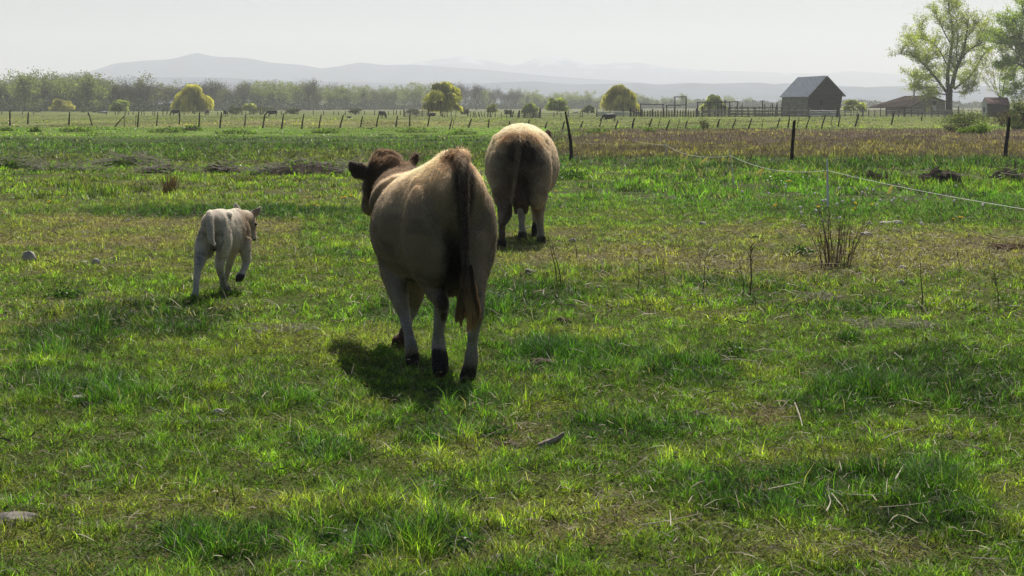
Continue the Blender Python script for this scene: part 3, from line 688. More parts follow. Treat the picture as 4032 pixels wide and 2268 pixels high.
def field(name, n, y0, y1, powr, h0, w0, seg, tuft, margin, lean=(.15, .85), wpow=0, hc=1.0):
    x, y = scatter(n, y0, y1, powr, margin)
    k = rng.random(n) < .5
    tx, ty, hx = tufted(x, y, tuft)
    x = np.where(k, tx, x); y = np.where(k, ty, y)
    x, y, c, h, dry = thin(x, y); m = len(x)
    tv = fbm(x, y, tuft*1.6, 31, 2); t2 = fbm(x, y, tuft*.55, 37, 2); t3 = fbm(x, y, tuft*5, 39, 2)
    hh = h0*(.55+.45*h)*(.30+1.5*sstep(.3, .75, tv))
    hg = hh*(.45+.8*rng.random(m))*np.where(rng.random(m) < .04, 1.8, 1)
    ln = lean[0]+(lean[1]-lean[0])*rng.random(m)
    wd = w0*(.6+.9*rng.random(m))*(y/y0)**wpow
    tint = (.28+1.5*sstep(.28, .75, t2))*(.60+.85*t3)
    cc = c*(.62+1.0*rng.random((m, 1))**1.3)*tint[:, None]*np.array([1.32, 1.46, .98])
    yel = sstep(.5, .8, fbm(x, y, tuft*2.6, 45, 2))[:, None]*hc
    cc = cc*(1+yel*np.array([.16, .04, .10]))
    cc *= np.array([1, 1, 1])+rng.normal(0, .08, (m, 3))
    isd = (rng.random(m) < dry*(.3+1.3*sstep(.35, .7, fbm(x, y, tuft*1.2, 49, 2))))[:, None]
    cc = np.where(isd, strawc*(.30+.85*rng.random((m, 1))), cc)
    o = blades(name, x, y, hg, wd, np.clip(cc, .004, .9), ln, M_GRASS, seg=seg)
    return tag(o, kind='stuff')
GN = 1.0
field('grass', int(1000000*GN), 4.2, 12, 1.0, .043, .0031, 2, .062, 2.2)
field('grass', int(760000*GN), 12, 28, 1.2, .043, .0052, 2, .10, 2.8)
field('grass', int(330000*GN), 28, 70, 1.6, .070, .018, 1, .4, 4.0, wpow=.6)
field('grass', int(130000*GN), 70, 240, 2.0, .055, .06, 1, 1.5, 8.0, wpow=.8)
def cover(n, y0, y1, powr, size):
    """clover leaves, trampled blades and thatch close to the soil"""
    x, y = scatter(n, y0, y1, powr, 2.2); c, h, d, dry = zone(x, y)
    a = rng.random(n)*6.283; el = rng.normal(.25, .35, n); L = size*(.5+1.2*rng.random(n))*np.where(rng.random(n) < .5, 1.6, .8)
    D = np.stack([np.cos(a)*np.cos(el), np.sin(a)*np.cos(el), np.sin(el)], 1)*L[:, None]
    S = np.stack([-np.sin(a), np.cos(a), rng.normal(0, .6, n)], 1)*size*(.06+.17*rng.random((n, 1)))
    p = np.stack([x, y, .004+.022*rng.random(n)], 1)
    V = np.stack([p, p+D*.5+S, p+D, p+D*.5-S], 1).reshape(-1, 3)
    k = rng.random(n); t = fbm(x, y, .12, 71, 2)
    th = np.array([.27, .23, .13])*(.2+.9*rng.random((n, 1))**1.5); br = np.array([.10, .075, .05])*(.5+rng.random((n, 1)))
    cc = c*(.5+.9*rng.random((n, 1)))*(.6+.8*t[:, None])
    dr = dry*.75+.04+.8*(1-d)
    cc = np.where((k < dr)[:, None], th, cc); cc = np.where((k > .95)[:, None], br, cc)
    return tag(nmesh('ground_cover', V, np.arange(n*4).reshape(-1, 4), M_COVER, cols=np.repeat(cc, 4, 0)), kind='stuff')
cover(480000, 4.2, 12, 1.0, .019)
cover(240000, 12, 26, 1.2, .026)
# thatch: dead stalks lying in the sward
def litter(n, y0, y1, powr, ln, wd, name='dead_stalks'):
    x, y = scatter(n, y0, y1, powr, 1.0)
    c, h, d, dry = zone(x, y)
    px = 2016+x/y*FPX
    keep = rng.random(n) < (.18+.8*dry)*(.45+.55*sstep(1900, 2700, px)); x, y = x[keep], y[keep]; m = len(x)
    a = rng.random(m)*6.283; L = ln*(.3+1.1*rng.random(m)**2); el = rng.normal(.16, .25, m); z = .03+.05*rng.random(m)
    d1 = np.stack([np.cos(a)*np.cos(el), np.sin(a)*np.cos(el), np.sin(el)], 1)*L[:, None]
    s = np.stack([-np.sin(a), np.cos(a), rng.normal(0, .8, m)], 1)*wd*(.5+rng.random((m, 1)))
    p = np.stack([x, y, z], 1); bend = np.stack([0*x, 0*x, .08*L], 1)
    V = np.stack([p-s/2, p+s/2, p+d1*.5+s/2+bend, p+d1*.5-s/2+bend, p+d1], 1).reshape(-1, 3)
    b = np.arange(m)*5; F = np.concatenate([np.stack([b, b+1, b+2], 1), np.stack([b, b+2, b+3], 1), np.stack([b+3, b+2, b+4], 1)])
    cc = np.array([.46, .39, .26])*(.25+.95*rng.random((m, 1))**1.8)
    return tag(nmesh(name, V, F, M_STRAW, cols=np.repeat(cc, 5, 0)), kind='stuff')
litter(52000, 4.2, 12, 1.0, .085, .0024)
litter(42000, 12, 30, 1.3, .12, .0045)
# tall dry weeds of the brown belt and the rush belt
def belt(name, n, y0, y1, cond, h0, w0, cols, m):
    x, y = scatter(n, y0, y1, 1.6, 5); px = 2016+x/y*FPX; py = HZ+CAM_H*FPX/y
    k = cond(px, py, x, y); x, y = x[k], y[k]; q = len(x)
    pick = rng.integers(0, len(cols), q); cc = np.array(cols)[pick]*(.6+.7*rng.random((q, 1)))
    v = fbm(x, y, 3, 14)
    hg = h0*(.4+.9*rng.random(q))*(.5+.9*v)
    o = blades(name, x, y, hg, w0*(y/y0)**.7*(.6+.8*rng.random(q)), cc, .1+.6*rng.random(q), m, seg=1)
    return tag(o, kind='stuff')
belt('dry_weeds', 170000, 50, 112, lambda px, py, x, y: (px > 2060+200*fbm(x, y, 6, 8)) & (rng.random(len(x)) < .9), .20, .013,
     [(.19, .135, .098), (.15, .105, .078), (.25, .19, .13), (.12, .088, .068), (.40, .33, .23)], M_STRAW)
belt('rushes', 60000, 46, 84, lambda px, py, x, y: (px < 2250) & (rng.random(len(x)) < .8), .10, .012,
     [(.055, .095, .03), (.065, .11, .032), (.09, .095, .04), (.045, .08, .028)], M_GRASS)
# ------------------------------------------------------------------ far things
M_WOOD = mat('weathered_wood', (.034, .029, .025), rough=.9, spec=.1, noise=(9, .45, (1, 1, .15)))
M_GWOOD = mat('grey_wood', (.20, .185, .165), rough=.9, spec=.1, noise=(6, .4, (.2, .2, 1)))
M_DWOOD = mat('dark_wood', (.070, .060, .052), rough=.9, spec=.1, noise=(3, .4, (.3, .3, 2.5)))
M_TIN = mat('tin_roof', (.27, .30, .33), rough=.45, spec=.5, metal=.55, noise=(1.2, .18, (6, .4, .4)))
M_RUST = mat('rusty_roof', (.055, .042, .038), rough=1, spec=.0, noise=(1.2, .5))
M_BARK = mat('bark', (.055, .045, .038), rough=.95, spec=.1, noise=(3, .4))
M_LEAF = mat('leaves', attr=True, rough=.6, spec=.25, transl=.62, tcol=(1.5, 1.5, .65))
M_TWIG = mat('twigs', attr=True, rough=.9, spec=.1)
M_DARK = mat('dark_opening', (.012, .012, .014), rough=.9)
M_PALE = mat('pale_board', (.45, .45, .44), rough=.8, noise=(4, .2))
ORD = ['first', 'second', 'third', 'fourth', 'fifth', 'sixth', 'seventh', 'eighth', 'ninth', 'tenth', 'eleventh', 'twelfth', 'thirteenth', 'fourteenth', 'fifteenth', 'sixteenth', 'seventeenth', 'eighteenth', 'nineteenth']
TENS = {2: 'twent', 3: 'thirt', 4: 'fort', 5: 'fift', 6: 'sixt', 7: 'sevent', 8: 'eight', 9: 'ninet'}
def ordinal(i):
    if i < 20: return ORD[i-1]
    t, u = divmod(i, 10)
    return TENS[t]+'ieth' if u == 0 else TENS[t]+'y-'+ORD[u-1]

def post(name, b, t, r, m, label, cat, group=None, mid=None, parent=None, n=8):
    """rough post from base point b to top t"""
    mb = MB(); b, t = Vector(b), Vector(t); pts = []; rr = []
    seq = [b]+(mid or [b.lerp(t, .35)+Vector((random.uniform(-.15, .15)*r, 0, 0)), b.lerp(t, .7)+Vector((random.uniform(-.25, .25)*r, 0, 0))])+[t]
    for k, p in enumerate(seq): pts.append(Vector(p)); rr.append(r*(1.05-.12*k+random.uniform(-.08, .08)))
    pts[0] = pts[0]-Vector((0, 0, .08))
    mb.tube(pts, rr, n, jit=.14)
    d = (t-b).normalized()
    mb.tube([t-d*.01, t+d*r*random.uniform(.4, 1.2)+Vector((r*.3, 0, 0))], [r*.7, r*.35], 6, jit=.2)   # splintered end
    o = mb.build(name, m, parent, loc=None if parent else b)
    if not parent: tag(o, label, cat, group)
    return o

# ---- leaning posts across the middle field: (base x, base y, top x, top y, width) read in three strips
c1 = [(92,808,90,672,11),(255,796,260,690,10),(635,802,641,686,10),(852,806,815,690,8),(1052,818,1148,718,8),(1147,822,1145,684,3),(1250,810,1256,695,3),(1267,822,1280,682,10),(1444,810,1455,686,7),
      (1656,795,1657,686,9),(1832,822,1840,692,10),(2027,830,2042,690,9),(2255,810,2268,698,8),(2420,828,2443,702,9)]
c2 = [(80,828,102,702,9),(252,838,272,700,10),(438,838,460,702,9),(597,830,620,708,9),(790,828,823,715,9),(980,822,1002,724,8),(1125,820,1150,712,9),(1306,820,1322,722,9),(1434,815,1438,708,8),
      (1600,815,1620,720,9),(1802,838,1830,734,7),(1828,834,1848,738,3),(1978,826,2005,748,10),(2158,828,2168,750,8),(2347,828,2360,768,9),(2515,826,2537,758,9)]
c3 = [(180,826,197,757,8),(340,834,360,775,9),(498,850,522,768,9),(668,825,690,770,10),(842,818,862,762,8),(988,845,1012,760,9),(1143,832,1165,742,12),(1300,822,1325,750,10),(1380,836,1405,740,3),
      (1458,856,1492,758,10),(1560,840,1582,762,3),(1633,836,1655,764,8),(1930,824,1950,754,11),(2062,846,2100,750,8),(2215,846,2248,742,9),(2340,830,2356,745,3),(2482,826,2508,740,9)]
c4 = [(398,832,415,727,9),(480,840,503,732,3),(560,840,602,728,8),(705,836,742,715,9),(793,812,812,722,3),(860,818,880,715,9),(1017,820,1052,698,10),(1043,800,1052,712,3),(1350,804,1380,682,9),(1630,768,1640,690,7)]
allp = [(o0+a/2.342, 150+b/2.342, o0+c/2.342, 150+d/2.342, w/2.342) for o0, cc in ((0, c1), (1000, c2), (2000, c3), (2932, c4)) for a, b, c, d, w in cc]
tops = []
thin_n = thick_n = 0
for i, (bx, by, tx, ty, w) in enumerate(allp):
    b = G(bx, by); d = b.y; t = P(tx, ty, d+random.uniform(-.15, .15)); r = max(w, 1.6)/FPX*d/2*1.6
    lean = (tx-bx)/(by-ty)
    how = 'almost fallen' if lean > .6 else 'leaning left' if lean < -.1 else 'leaning right' if lean > .13 else 'upright'
    if w < 2:
        thin_n += 1; lab = f'thin stake {how} in the middle field, {ordinal(thin_n)} thin one from the left'
    else:
        thick_n += 1; lab = f'dark weathered fence post {how} in the middle field, {ordinal(thick_n)} thick one from the left'
        tops.append(b.lerp(t, .78))
    post('fence_post', b, t, r, M_WOOD, lab, 'fence post', 'leaning posts across the middle field')
for k, (a, b) in enumerate(zip(tops[:-1], tops[1:])):
    pass
mb = MB()
for a, b in zip(tops[:-1], tops[1:]):
    if (b-a).length < 40: mb.tube([a, (a+b)/2-Vector((0, 0, .10)), b], .006, 4, caps=False)
tag(mb.build('fence_wire', M_WOOD), 'thin sagging wire strung between the leaning posts of the middle field', 'wire')

# ---- three tall old posts
S3 = 2.342
def q3(cx, cy, d, o0=2000): return P(o0+cx/S3, 150+cy/S3, d)
d = gd(632)
post('wooden_post', q3(582, 1130, d), q3(530, 685, d), .058, M_WOOD, 'tall bent grey post just right of the cream cow', 'post', 'tall old posts behind the rope fence', mid=[q3(584, 1040, d), q3(577, 940, d), q3(562, 850, d), q3(545, 760, d)], n=9)
d = gd(628)
post('wooden_post', q3(432, 1120, d, 2932), q3(459, 768, d, 2932), .062, M_WOOD, 'straight dark post with a notched side below the old barn', 'post', 'tall old posts behind the rope fence', mid=[q3(440, 1000, d, 2932), q3(448, 880, d, 2932)], n=9)
d = gd(622)
post('wooden_post', q3(2402, 1105, d, 2932), q3(2442, 738, d, 2932), .062, M_WOOD, 'dark leaning post near the green bushes at the picture edge', 'post', 'tall old posts behind the rope fence', mid=[q3(2412, 990, d, 2932), q3(2428, 860, d, 2932)], n=9)

# ---- far pasture posts (two runs)
fp = [(0+x/S3, y) for x, y in [(18,30),(205,28),(310,22),(812,34),(980,40),(1065,32),(1090,34),(1160,34),(1185,30),(1230,38),(1305,36),(1330,44),(1408,34),(1425,34),(1500,62),(1540,66),(1700,34),(1795,28),(2008,26),(2185,28),(2232,26),(2305,40),(2335,42),(2400,30)]]
fp += [(1000+x/S3, y) for x, y in [(58,34),(255,36),(405,26),(548,38),(645,38),(735,34),(780,28),(840,38),(935,38),(1022,34),(1110,46),(1240,30),(1290,46),(1310,44),(1350,36)]]
for i, (px, h) in enumerate(fp):
    b = G(px, 452.5+random.uniform(-1, 1)); hh = h/S3/FPX*b.y; le = random.uniform(-.12, .12)
    post('fence_post', b, b+Vector((le*hh, 0, hh)), .075, M_WOOD, f'small far post in front of the treeline, {ordinal(i+1)} from the left end', 'fence post', 'far posts in front of the treeline')
fp2 = [(475,0),(492,.1),(520,-.1),(555,0),(600,0),(716,0),(742,.05),(765,.1),(785,-.25),(800,-.3),(830,-.25),(858,-.3),(875,.1),(905,.05),(925,-.2),(940,-.15),(981,0),(1040,0),(1092,0),(1125,0),(1143,.3),(1262,0),(1616,0),(1802,0)]
for i, (x, le) in enumerate(fp2):
    b = G(1550+x/2.453, 461.5); hh = (52+random.uniform(-8, 10))/2.453/FPX*b.y
    post('fence_post', b, b+Vector((le*hh, 0, hh)), .055 if i % 5 else .09, M_WOOD, f'thin pasture post right of the round willow, {ordinal(i+1)} along that row', 'fence post', 'pasture posts between the round willow and the corral')
for x, h, lab in ((1205, 62, 'stout leaning post beside the dead brush, left side'), (1408, 84, 'tallest stout post beside the dead brush, right side')):
    b = G(1550+x/2.453, 463.5); post('fence_post', b, b+Vector((.12, 0, h/2.453/FPX*b.y)), .16, M_WOOD, lab, 'fence post', 'pasture posts between the round willow and the corral')

def rail_fence(name, px0, px1, py, h, npost, nrail, pr, rr, mp, mr, label, cat='fence', seg=3, jl=.03, proud=0.0):
    b0, b1 = G(px0, py), G(px1, py); root = empty(name, b0, label, cat, 'wooden corral fences')
    for i in range(npost):
        p = b0.lerp(b1, i/(npost-1))-b0; hh = h*random.uniform(.95, 1.18)+(.15 if i % 4 == 0 else 0)
        post('post', p, p+Vector((random.uniform(-.04, .05), 0, hh)), pr*(1.6 if i % 4 == 0 else 1), mp, None, None, parent=root, n=6)
    for k in range(nrail):
        z = h*(k+.7)/(nrail+.2)
        nseg = max(1, (npost-1)//seg)
        for s in range(nseg):
            a = b0.lerp(b1, s/nseg)-b0; c = b0.lerp(b1, (s+1)/nseg)-b0; mb = MB()
            z0, z1 = z+random.uniform(-jl, jl), z+random.uniform(-jl, jl); y = -pr-rr*.6-(s % 2)*.03
            pts = [Vector((a.x-.1, a.y+y, z0)), Vector(((a.x+c.x)/2, (a.y+c.y)/2+y, (z0+z1)/2-random.uniform(0, .06))), Vector((c.x+.1, c.y+y, z1))]
            mb.tube(pts, [rr, rr*.9, rr*.75], 6, jit=.1)
            mb.build('rail', mr, root)
    return root
rail_fence('rail_gate', 1591, 1687, 459.5, .80, 5, 4, .08, .055, M_WOOD, M_GWOOD, 'low pen of grey rails left of the round willow trunk', 'fence', seg=2)
rail_fence('corral_fence', 2012, 2350, 459.5, .62, 7, 2, .06, .035, M_WOOD, M_GWOOD, 'thin two rail fence behind the black grazing cow', 'fence', seg=2)
rail_fence('corral_fence', 2350, 2480, 458.8, .78, 6, 5, .08, .065, M_WOOD, M_PALE, 'pale plank fence section directly behind the black grazing cow', 'fence', seg=2)
rail_fence('corral_fence', 2484, 2764, 460, .82, 27, 3, .09, .05, M_WOOD, M_DWOOD, 'dark fence of crowded posts under the pole frames', 'fence', seg=6)
rail_fence('corral_fence', 2764, 3184, 460.2, 1.05, 17, 5, .09, .080, M_WOOD, M_GWOOD, 'corral fence of five grey poles left of and below the barn', 'fence', seg=4)
rail_fence('corral_gate', 3188, 3290, 460.4, .98, 3, 4, .11, .085, M_GWOOD, M_PALE, 'pole gate between two stout posts below the barn gable', 'gate', seg=1)
rail_fence('corral_fence', 3304, 3560, 459, 1.0, 12, 4, .08, .055, M_WOOD, M_GWOOD, 'grey rail fence between the barn and the low house', 'fence', seg=3)
rail_fence('corral_fence', 3562, 3775, 459.2, 1.05, 9, 5, .08, .060, M_WOOD, M_GWOOD, 'grey rail fence in front of the low house and the big tree', 'fence', seg=3)
rail_fence('corral_fence', 2830, 3080, 454.5, 1.45, 12, 6, .07, .07, M_WOOD, M_DWOOD, 'taller dark inner corral fence behind the grey poles, left of the barn', 'fence', seg=3)
for px, top, lab in ((3003, 397, 'tallest lone post of the inner corral, left of the barn'), (3043, 406, 'middle lone post of the inner corral, left of the barn'), (3062, 407, 'lone post of the inner corral closest to the barn')):
    b = G(px, 456); post('fence_post', b, P(px-2, top, b.y), .11, M_WOOD, lab, 'post', 'lone posts of the inner corral')
for px, lab in ((3184, 'stout grey gate post below the barn corner'), (3297, 'stout dark gate post below the right barn wall')):
    b = G(px, 463); post('gate_post', b, P(px+1, 425, b.y), .17, M_GWOOD if px < 3200 else M_WOOD, lab, 'post')
# ---- pole frames over the corral
def pole_frame(label, posts, beams, base=459):
    D = gd(base); root = empty('pole_frame', P(posts[0][0], base, D), label, 'pole frame', 'pole frames over the corral'); rl = root.location
    for px, top in posts:
        mb = MB(); mb.tube([P(px, base, D)-rl, P(px+.5, (base+top)/2, D)-rl, P(px+random.uniform(-1, 1), top-2, D)-rl], [.10, .09, .08], 7, jit=.1); mb.build('upright', M_WOOD, root)
    for x0, y0, x1, y1 in beams:
        mb = MB(); mb.tube([P(x0-3, y0, D-.12)-rl, P((x0+x1)/2, (y0+y1)/2+.4, D-.12)-rl, P(x1+3, y1, D-.12)-rl], [.075, .075, .06], 7, jit=.1); mb.build('crossbeam', M_WOOD, root)
pole_frame('wide low pole frame, leftmost of the corral frames', [(2522, 410), (2611, 411)], [(2522, 410, 2611, 411)])
pole_frame('tall narrow pole frame with a second bar halfway', [(2625, 414), (2657, 382), (2701, 381)], [(2657, 382, 2701, 381), (2625, 414, 2701, 413)])
pole_frame('long pole frame on several uprights, rightmost of the corral frames', [(2747, 404), (2795, 402), (2825, 401), (2840, 398), (2855, 396), (2872, 402), (2904, 401)], [(2747, 404, 2872, 402), (2825, 401, 2904, 401), (2840, 418, 2857, 418)])

# ---- barn: leaning, plank walls, tin roof
def prism(mb, A, L, Gv, zb, ze, zr, lean, over=0.0): pass
def barn():
    D = 238.0; f = lambda px, py: P(px, py, D)
    zE = CAM_H-(377-HZ)/FPX*D; zR = CAM_H-(300-HZ)/FPX*D; zE2 = CAM_H-(371.5-HZ)/FPX*D
    c = Vector(((3174.7-2016)/FPX*D, D, 0)); Lv = Vector((-2.75, 6.3, 0)); Gv = Vector((4.85, .5, 0)); ln = Vector((.30, 0, 0))
    root = empty('barn', c, 'old leaning plank barn with a blue grey tin roof', 'barn')
    e0 = ln+Vector((0, 0, zE)); g1 = Gv+ln*1.9+Vector((0, 0, zE2)); apex = Gv*.5+ln*1.6+Vector((0, 0, zR))
    def wall(name, quads, m, th):
        mb = MB()
        for q, nrm in quads:
            n = len(q); off = nrm*th
            mb.add([p for p in q]+[p-off for p in q], [tuple(range(n)), tuple(range(2*n-1, n-1, -1))]+[(i, i+n, (i+1) % n+n, (i+1) % n) for i in range(n)])
        return mb.build(name, m, root)
    out = Vector((-.85, -.5, 0)).normalized()
    # plank walls: boards as separate slabs with uneven edges
    def boards(name, a, b, c_, d_, n, m, nrm):
        """wall a-b bottom, d_-c_ top, horizontal boards"""
        mb = MB()
        for i in range(n):
            t0, t1 = i/n, (i+.95)/n; j = random.uniform(-.02, .02)
            p0, p1 = a.lerp(d_, t0), b.lerp(c_, t0); p2, p3 = b.lerp(c_, t1), a.lerp(d_, t1); o1 = nrm*(.03+j)
            mb.add([p0+o1, p1+o1, p2+o1*.6, p3+o1*.6, p0-nrm*.05, p1-nrm*.05, p2-nrm*.05, p3-nrm*.05], [(0,1,2,3),(7,6,5,4),(0,4,5,1),(1,5,6,2),(2,6,7,3),(3,7,4,0)])
        return mb.build(name, m, root)
    Z = Vector((0, 0, 0))
    boards('side_wall', Lv, Z, e0, Lv+e0, 16, M_GWOOD, out)
    boards('side_wall', Gv, Gv+Lv, Lv+g1, g1, 16, M_DWOOD, -out)
    gn = Vector((.05, -1, 0)).normalized()
    for off, nm in ((Z, 'gable_wall'), (Lv, 'gable_wall')):
        mb = MB(); n = 30
        for i in range(n):
            z0, z1 = zR*i/n, zR*(i+.95)/n
            def ext(z):
                if z <= zE: l = Z.lerp(e0, z/zE)
                else: l = e0.lerp(apex, (z-zE)/(zR-zE))
                if z <= zE2: r = Gv.lerp(g1, z/zE2)
                else: r = g1.lerp(apex, (z-zE2)/(zR-zE2))
                return l+off, r+off
            a0, b0 = ext(z0); a1, b1 = ext(z1); j = random.uniform(0, .025)
            g_ = gn if nm and off is Z else -gn
            mb.add([a0+g_*(.02+j), b0+g_*(.02+j), b1+g_*.01, a1+g_*.01, a0-g_*.05, b0-g_*.05, b1-g_*.05, a1-g_*.05], [(0,1,2,3),(7,6,5,4),(0,4,5,1),(1,5,6,2),(2,6,7,3),(3,7,4,0)])
        mb.build(nm, M_DWOOD, root)
    w = P(3233, 0, D)-c; w.z = 0
    bp = Vector((w.x, .42, 0)); mb = MB(); mb.box((bp.x, .10, 2.02), (.46, .16, .78)); win = mb.build('window', M_DARK, root)
    mb = MB(); mb.box((bp.x+.12, .03, 2.50), (.95, .10, .10)); mb.build('frame', M_DWOOD, win)
    # roof: two thick tin slopes with ridged sheets
    def slope(a, b, c_, d_, m):
        nrm = (b-a).cross(d_-a).normalized()
        if nrm.z < 0: nrm = -nrm
        mb = MB(); n = 18
        for i in range(n):
            t0, t1 = i/n, (i+1)/n; h = .03 if i % 2 else .0
            q = [a.lerp(b, t0), a.lerp(b, t1), d_.lerp(c_, t1), d_.lerp(c_, t0)]
            mb.add([p+nrm*(.10+h) for p in q]+[p+nrm*.02 for p in q], [(0,1,2,3),(7,6,5,4),(0,4,5,1),(1,5,6,2),(2,6,7,3),(3,7,4,0)])
        mb.build('roof', m, root)
    u = Lv.normalized()*.35; dn = (e0-apex).normalized()*.30; dn2 = (g1-apex).normalized()*.45
    slope(e0+dn-u, e0+dn+Lv+u, apex+Lv+u+Vector((0, 0, -.1)), apex-u, M_TIN)
    slope(g1+dn2-u, g1+dn2+Lv+u, apex+Lv+u+Vector((0, 0, -.1)), apex-u, M_TIN)
barn()
# ---- low house with a flat gable
def house():
    D = 285.0; root = empty('house', P(3600, 451, D)*1, 'low grey house with a broad shallow gable beside the big tree', 'house'); root.location.z = 0; rl = root.location.copy()
    def p(px, py, dd=0): return P(px, py, D+dd)-rl
    def zed(v, z): return Vector((v.x, v.y, z))
    A = zed(p(3588, 440), 0); B = zed(p(3722, 440), 0); ap = p(3664, 379.5); eL = p(3588, 421); eR = p(3724, 401); rt = p(3720, 404)
    dv = Vector((-2.6, 8.0, 0))
    def slab(pts, nrm, th, name, m):
        n = len(pts); mb = MB(); mb.add(pts+[q+nrm*th for q in pts], [tuple(range(n)), tuple(range(2*n-1, n-1, -1))]+[(i, i+n, (i+1) % n+n, (i+1) % n) for i in range(n)]); return mb.build(name, m, root)
    slab([A, B, rt, ap-Vector((0, 0, .05)), eL], Vector((0, 1, 0)), .2, 'gable_wall', M_GWOOD)
    slab([A, eL, eL+dv, A+dv], Vector((1, 0, 0)), .2, 'side_wall', M_GWOOD)
    slab([A+dv, B+dv, rt+dv, ap+dv-Vector((0, 0, .05)), eL+dv], Vector((0, -1, 0)), .2, 'gable_wall', M_GWOOD)
    slab([B, rt, rt+dv, B+dv], Vector((-1, 0, 0)), .2, 'side_wall', M_GWOOD)
    f = Vector((0, -.35, 0)); lowL = p(3585, 424)
    slab([lowL+f+Vector((-.1, 0, 0)), ap+f, ap+dv, p(3509, 425)+dv*.9], Vector((0, 0, 1)), .14, 'roof', M_RUST)
    slab([ap+f, eR+f+Vector((.25, 0, -.08)), eR+dv+Vector((.25, 0, -.08)), ap+dv], Vector((0, 0, 1)), .14, 'roof', M_DWOOD)
    mb = MB(); c = p(3679, 404.5); mb.box((c.x, c.y-.06, c.z), (.55, .10, .75)); w = mb.build('window', M_DARK, root)
    mb = MB(); mb.box((c.x, c.y-.13, c.z+.42), (.75, .06, .09)); mb.box((c.x, c.y-.13, c.z-.42), (.75, .06, .09)); mb.build('frame', M_PALE, w)
    mb = MB(); c = p(3678, 428); mb.box((c.x, c.y-.07, c.z), (.75, .09, 1.1)); mb.build('door', M_PALE, root)
house()
def shed():
    D = 232.0; root = empty('shed', P(3866, 459, D), 'small shed with a dark red roof behind the bushes', 'shed'); root.location.z = 0; rl = root.location.copy()
    p = lambda px, py, dd=0: P(px, py, D+dd)-rl
    zz = lambda v: Vector((v.x, v.y, 0))
    a, b = p(3887, 407), p(3975, 413); r0, r1 = p(3876, 386, 1.4), p(3968, 386, 1.4); bk = p(3866, 408, 2.8); bk2 = p(3956, 410, 2.8)
    def slab(pts, nrm, th, name, m):
        n = len(pts); mb = MB(); mb.add(pts+[q+nrm*th for q in pts], [tuple(range(n)), tuple(range(2*n-1, n-1, -1))]+[(i, i+n, (i+1) % n+n, (i+1) % n) for i in range(n)]); return mb.build(name, m, root)
    slab([zz(a), zz(b), b, a], Vector((0, 1, 0)), .12, 'front_wall', M_DWOOD)
    slab([zz(a), a, r0, bk, zz(bk)], Vector((1, 0, 0)), .12, 'gable_wall', M_PALE)
    slab([zz(bk), zz(bk2), bk2, bk], Vector((0, -1, 0)), .12, 'back_wall', M_DWOOD)
    slab([zz(b), b, r1, bk2, zz(bk2)], Vector((-1, 0, 0)), .12, 'gable_wall', M_DWOOD)
    u = Vector((0, -.25, -.12)); slab([a+u, b+u, r1, r0], Vector((0, 0, 1)), .1, 'roof', mat('red_roof', (.10, .045, .04), rough=.8, noise=(2, .4)))
    slab([r0, r1, bk2-u*Vector((1, 1, 1)).x*0, bk], Vector((0, 0, 1)), .1, 'roof', M_DWOOD)
    mb = MB(); c = (a+zz(bk))/2; mb.box((c.x-.06, c.y, 1.0), (.06, .5, .7)); mb.build('window', M_DARK, root)
shed()
b = P(3596, 451, 300); b.z = 0
root = empty('utility_pole', b, 'thin dark utility pole in front of the low house roof', 'pole')
mb = MB(); mb.tube([(0, 0, -.2), (.1, 0, 3), (.35, 0, (451-297)/FPX*300-.1)], [.16, .14, .10], 8); mb.build('pole', M_WOOD, root)
mb = MB(); mb.box((.33, -.16, (451-301)/FPX*300-.2), (.9, .1, .12)); mb.build('crossarm', M_WOOD, root)

# ------------------------------------------------------------------ trees
def leaf_quads(P0, size, cols, flat=.0, droop=0.0):
    n = len(P0); a = rng.normal(0, 1, (n, 3)); a[:, 2] -= droop; a /= np.linalg.norm(a, axis=1, keepdims=True)+1e-9
    b = np.cross(a, rng.normal(0, 1, (n, 3))); b /= np.linalg.norm(b, axis=1, keepdims=True)+1e-9
    s = size*(.6+.8*rng.random((n, 1)))
    V = np.stack([P0-a*s*.5, P0+b*s*.32, P0+a*s*.5, P0-b*s*.32], 1).reshape(-1, 3)
    return V, np.arange(n*4).reshape(-1, 4), np.repeat(cols, 4, 0)
def branches(base, tips_n, h, spread, trunk_h, trunk_r, seed, up=.55, lvl=3):
    """recursive limbs; returns MB plus end points of twigs"""
    R = random.Random(seed); mb = MB(); ends = []
    def grow(p, d, L, r, l):
        k = 3; pts = [p.copy()]; q = p.copy(); dd = d.copy()
        for i in range(k):
            dd = (dd+Vector((R.uniform(-.18, .18), R.uniform(-.18, .18), R.uniform(-.05, .16)))).normalized(); q = q+dd*L/k; pts.append(q.copy())
        mb.tube(pts, [r, r*.82, r*.68, r*.5], 5 if l else 8, caps=False)
        ends.extend([(pts[j], r, l) for j in (1, 2, 3)])
        if l < lvl:
            for j in range(R.randint(2, 4) if l else tips_n):
                t = R.uniform(.35, 1.0) if l else R.uniform(.75, 1.0); s = pts[0].lerp(pts[-1], t) if l else pts[-1]
                a = R.uniform(0, 6.283) if l else j*6.283/tips_n+R.uniform(-.4, .4); o = Vector((math.cos(a), math.sin(a), 0))
                nd = (dd*(.6 if l else .2)+o*spread*R.uniform(.5, 1.1)+Vector((0, 0, up))).normalized()
                grow(s, nd, (h-trunk_h)*(.50 if l == 0 else .32 if l == 1 else .2)*R.uniform(.7, 1.2), r*(.5 if l else .55), l+1)
    grow(Vector(base), Vector((R.uniform(-.05, .05), 0, 1)).normalized(), trunk_h, trunk_r, 0)
    return mb, ends
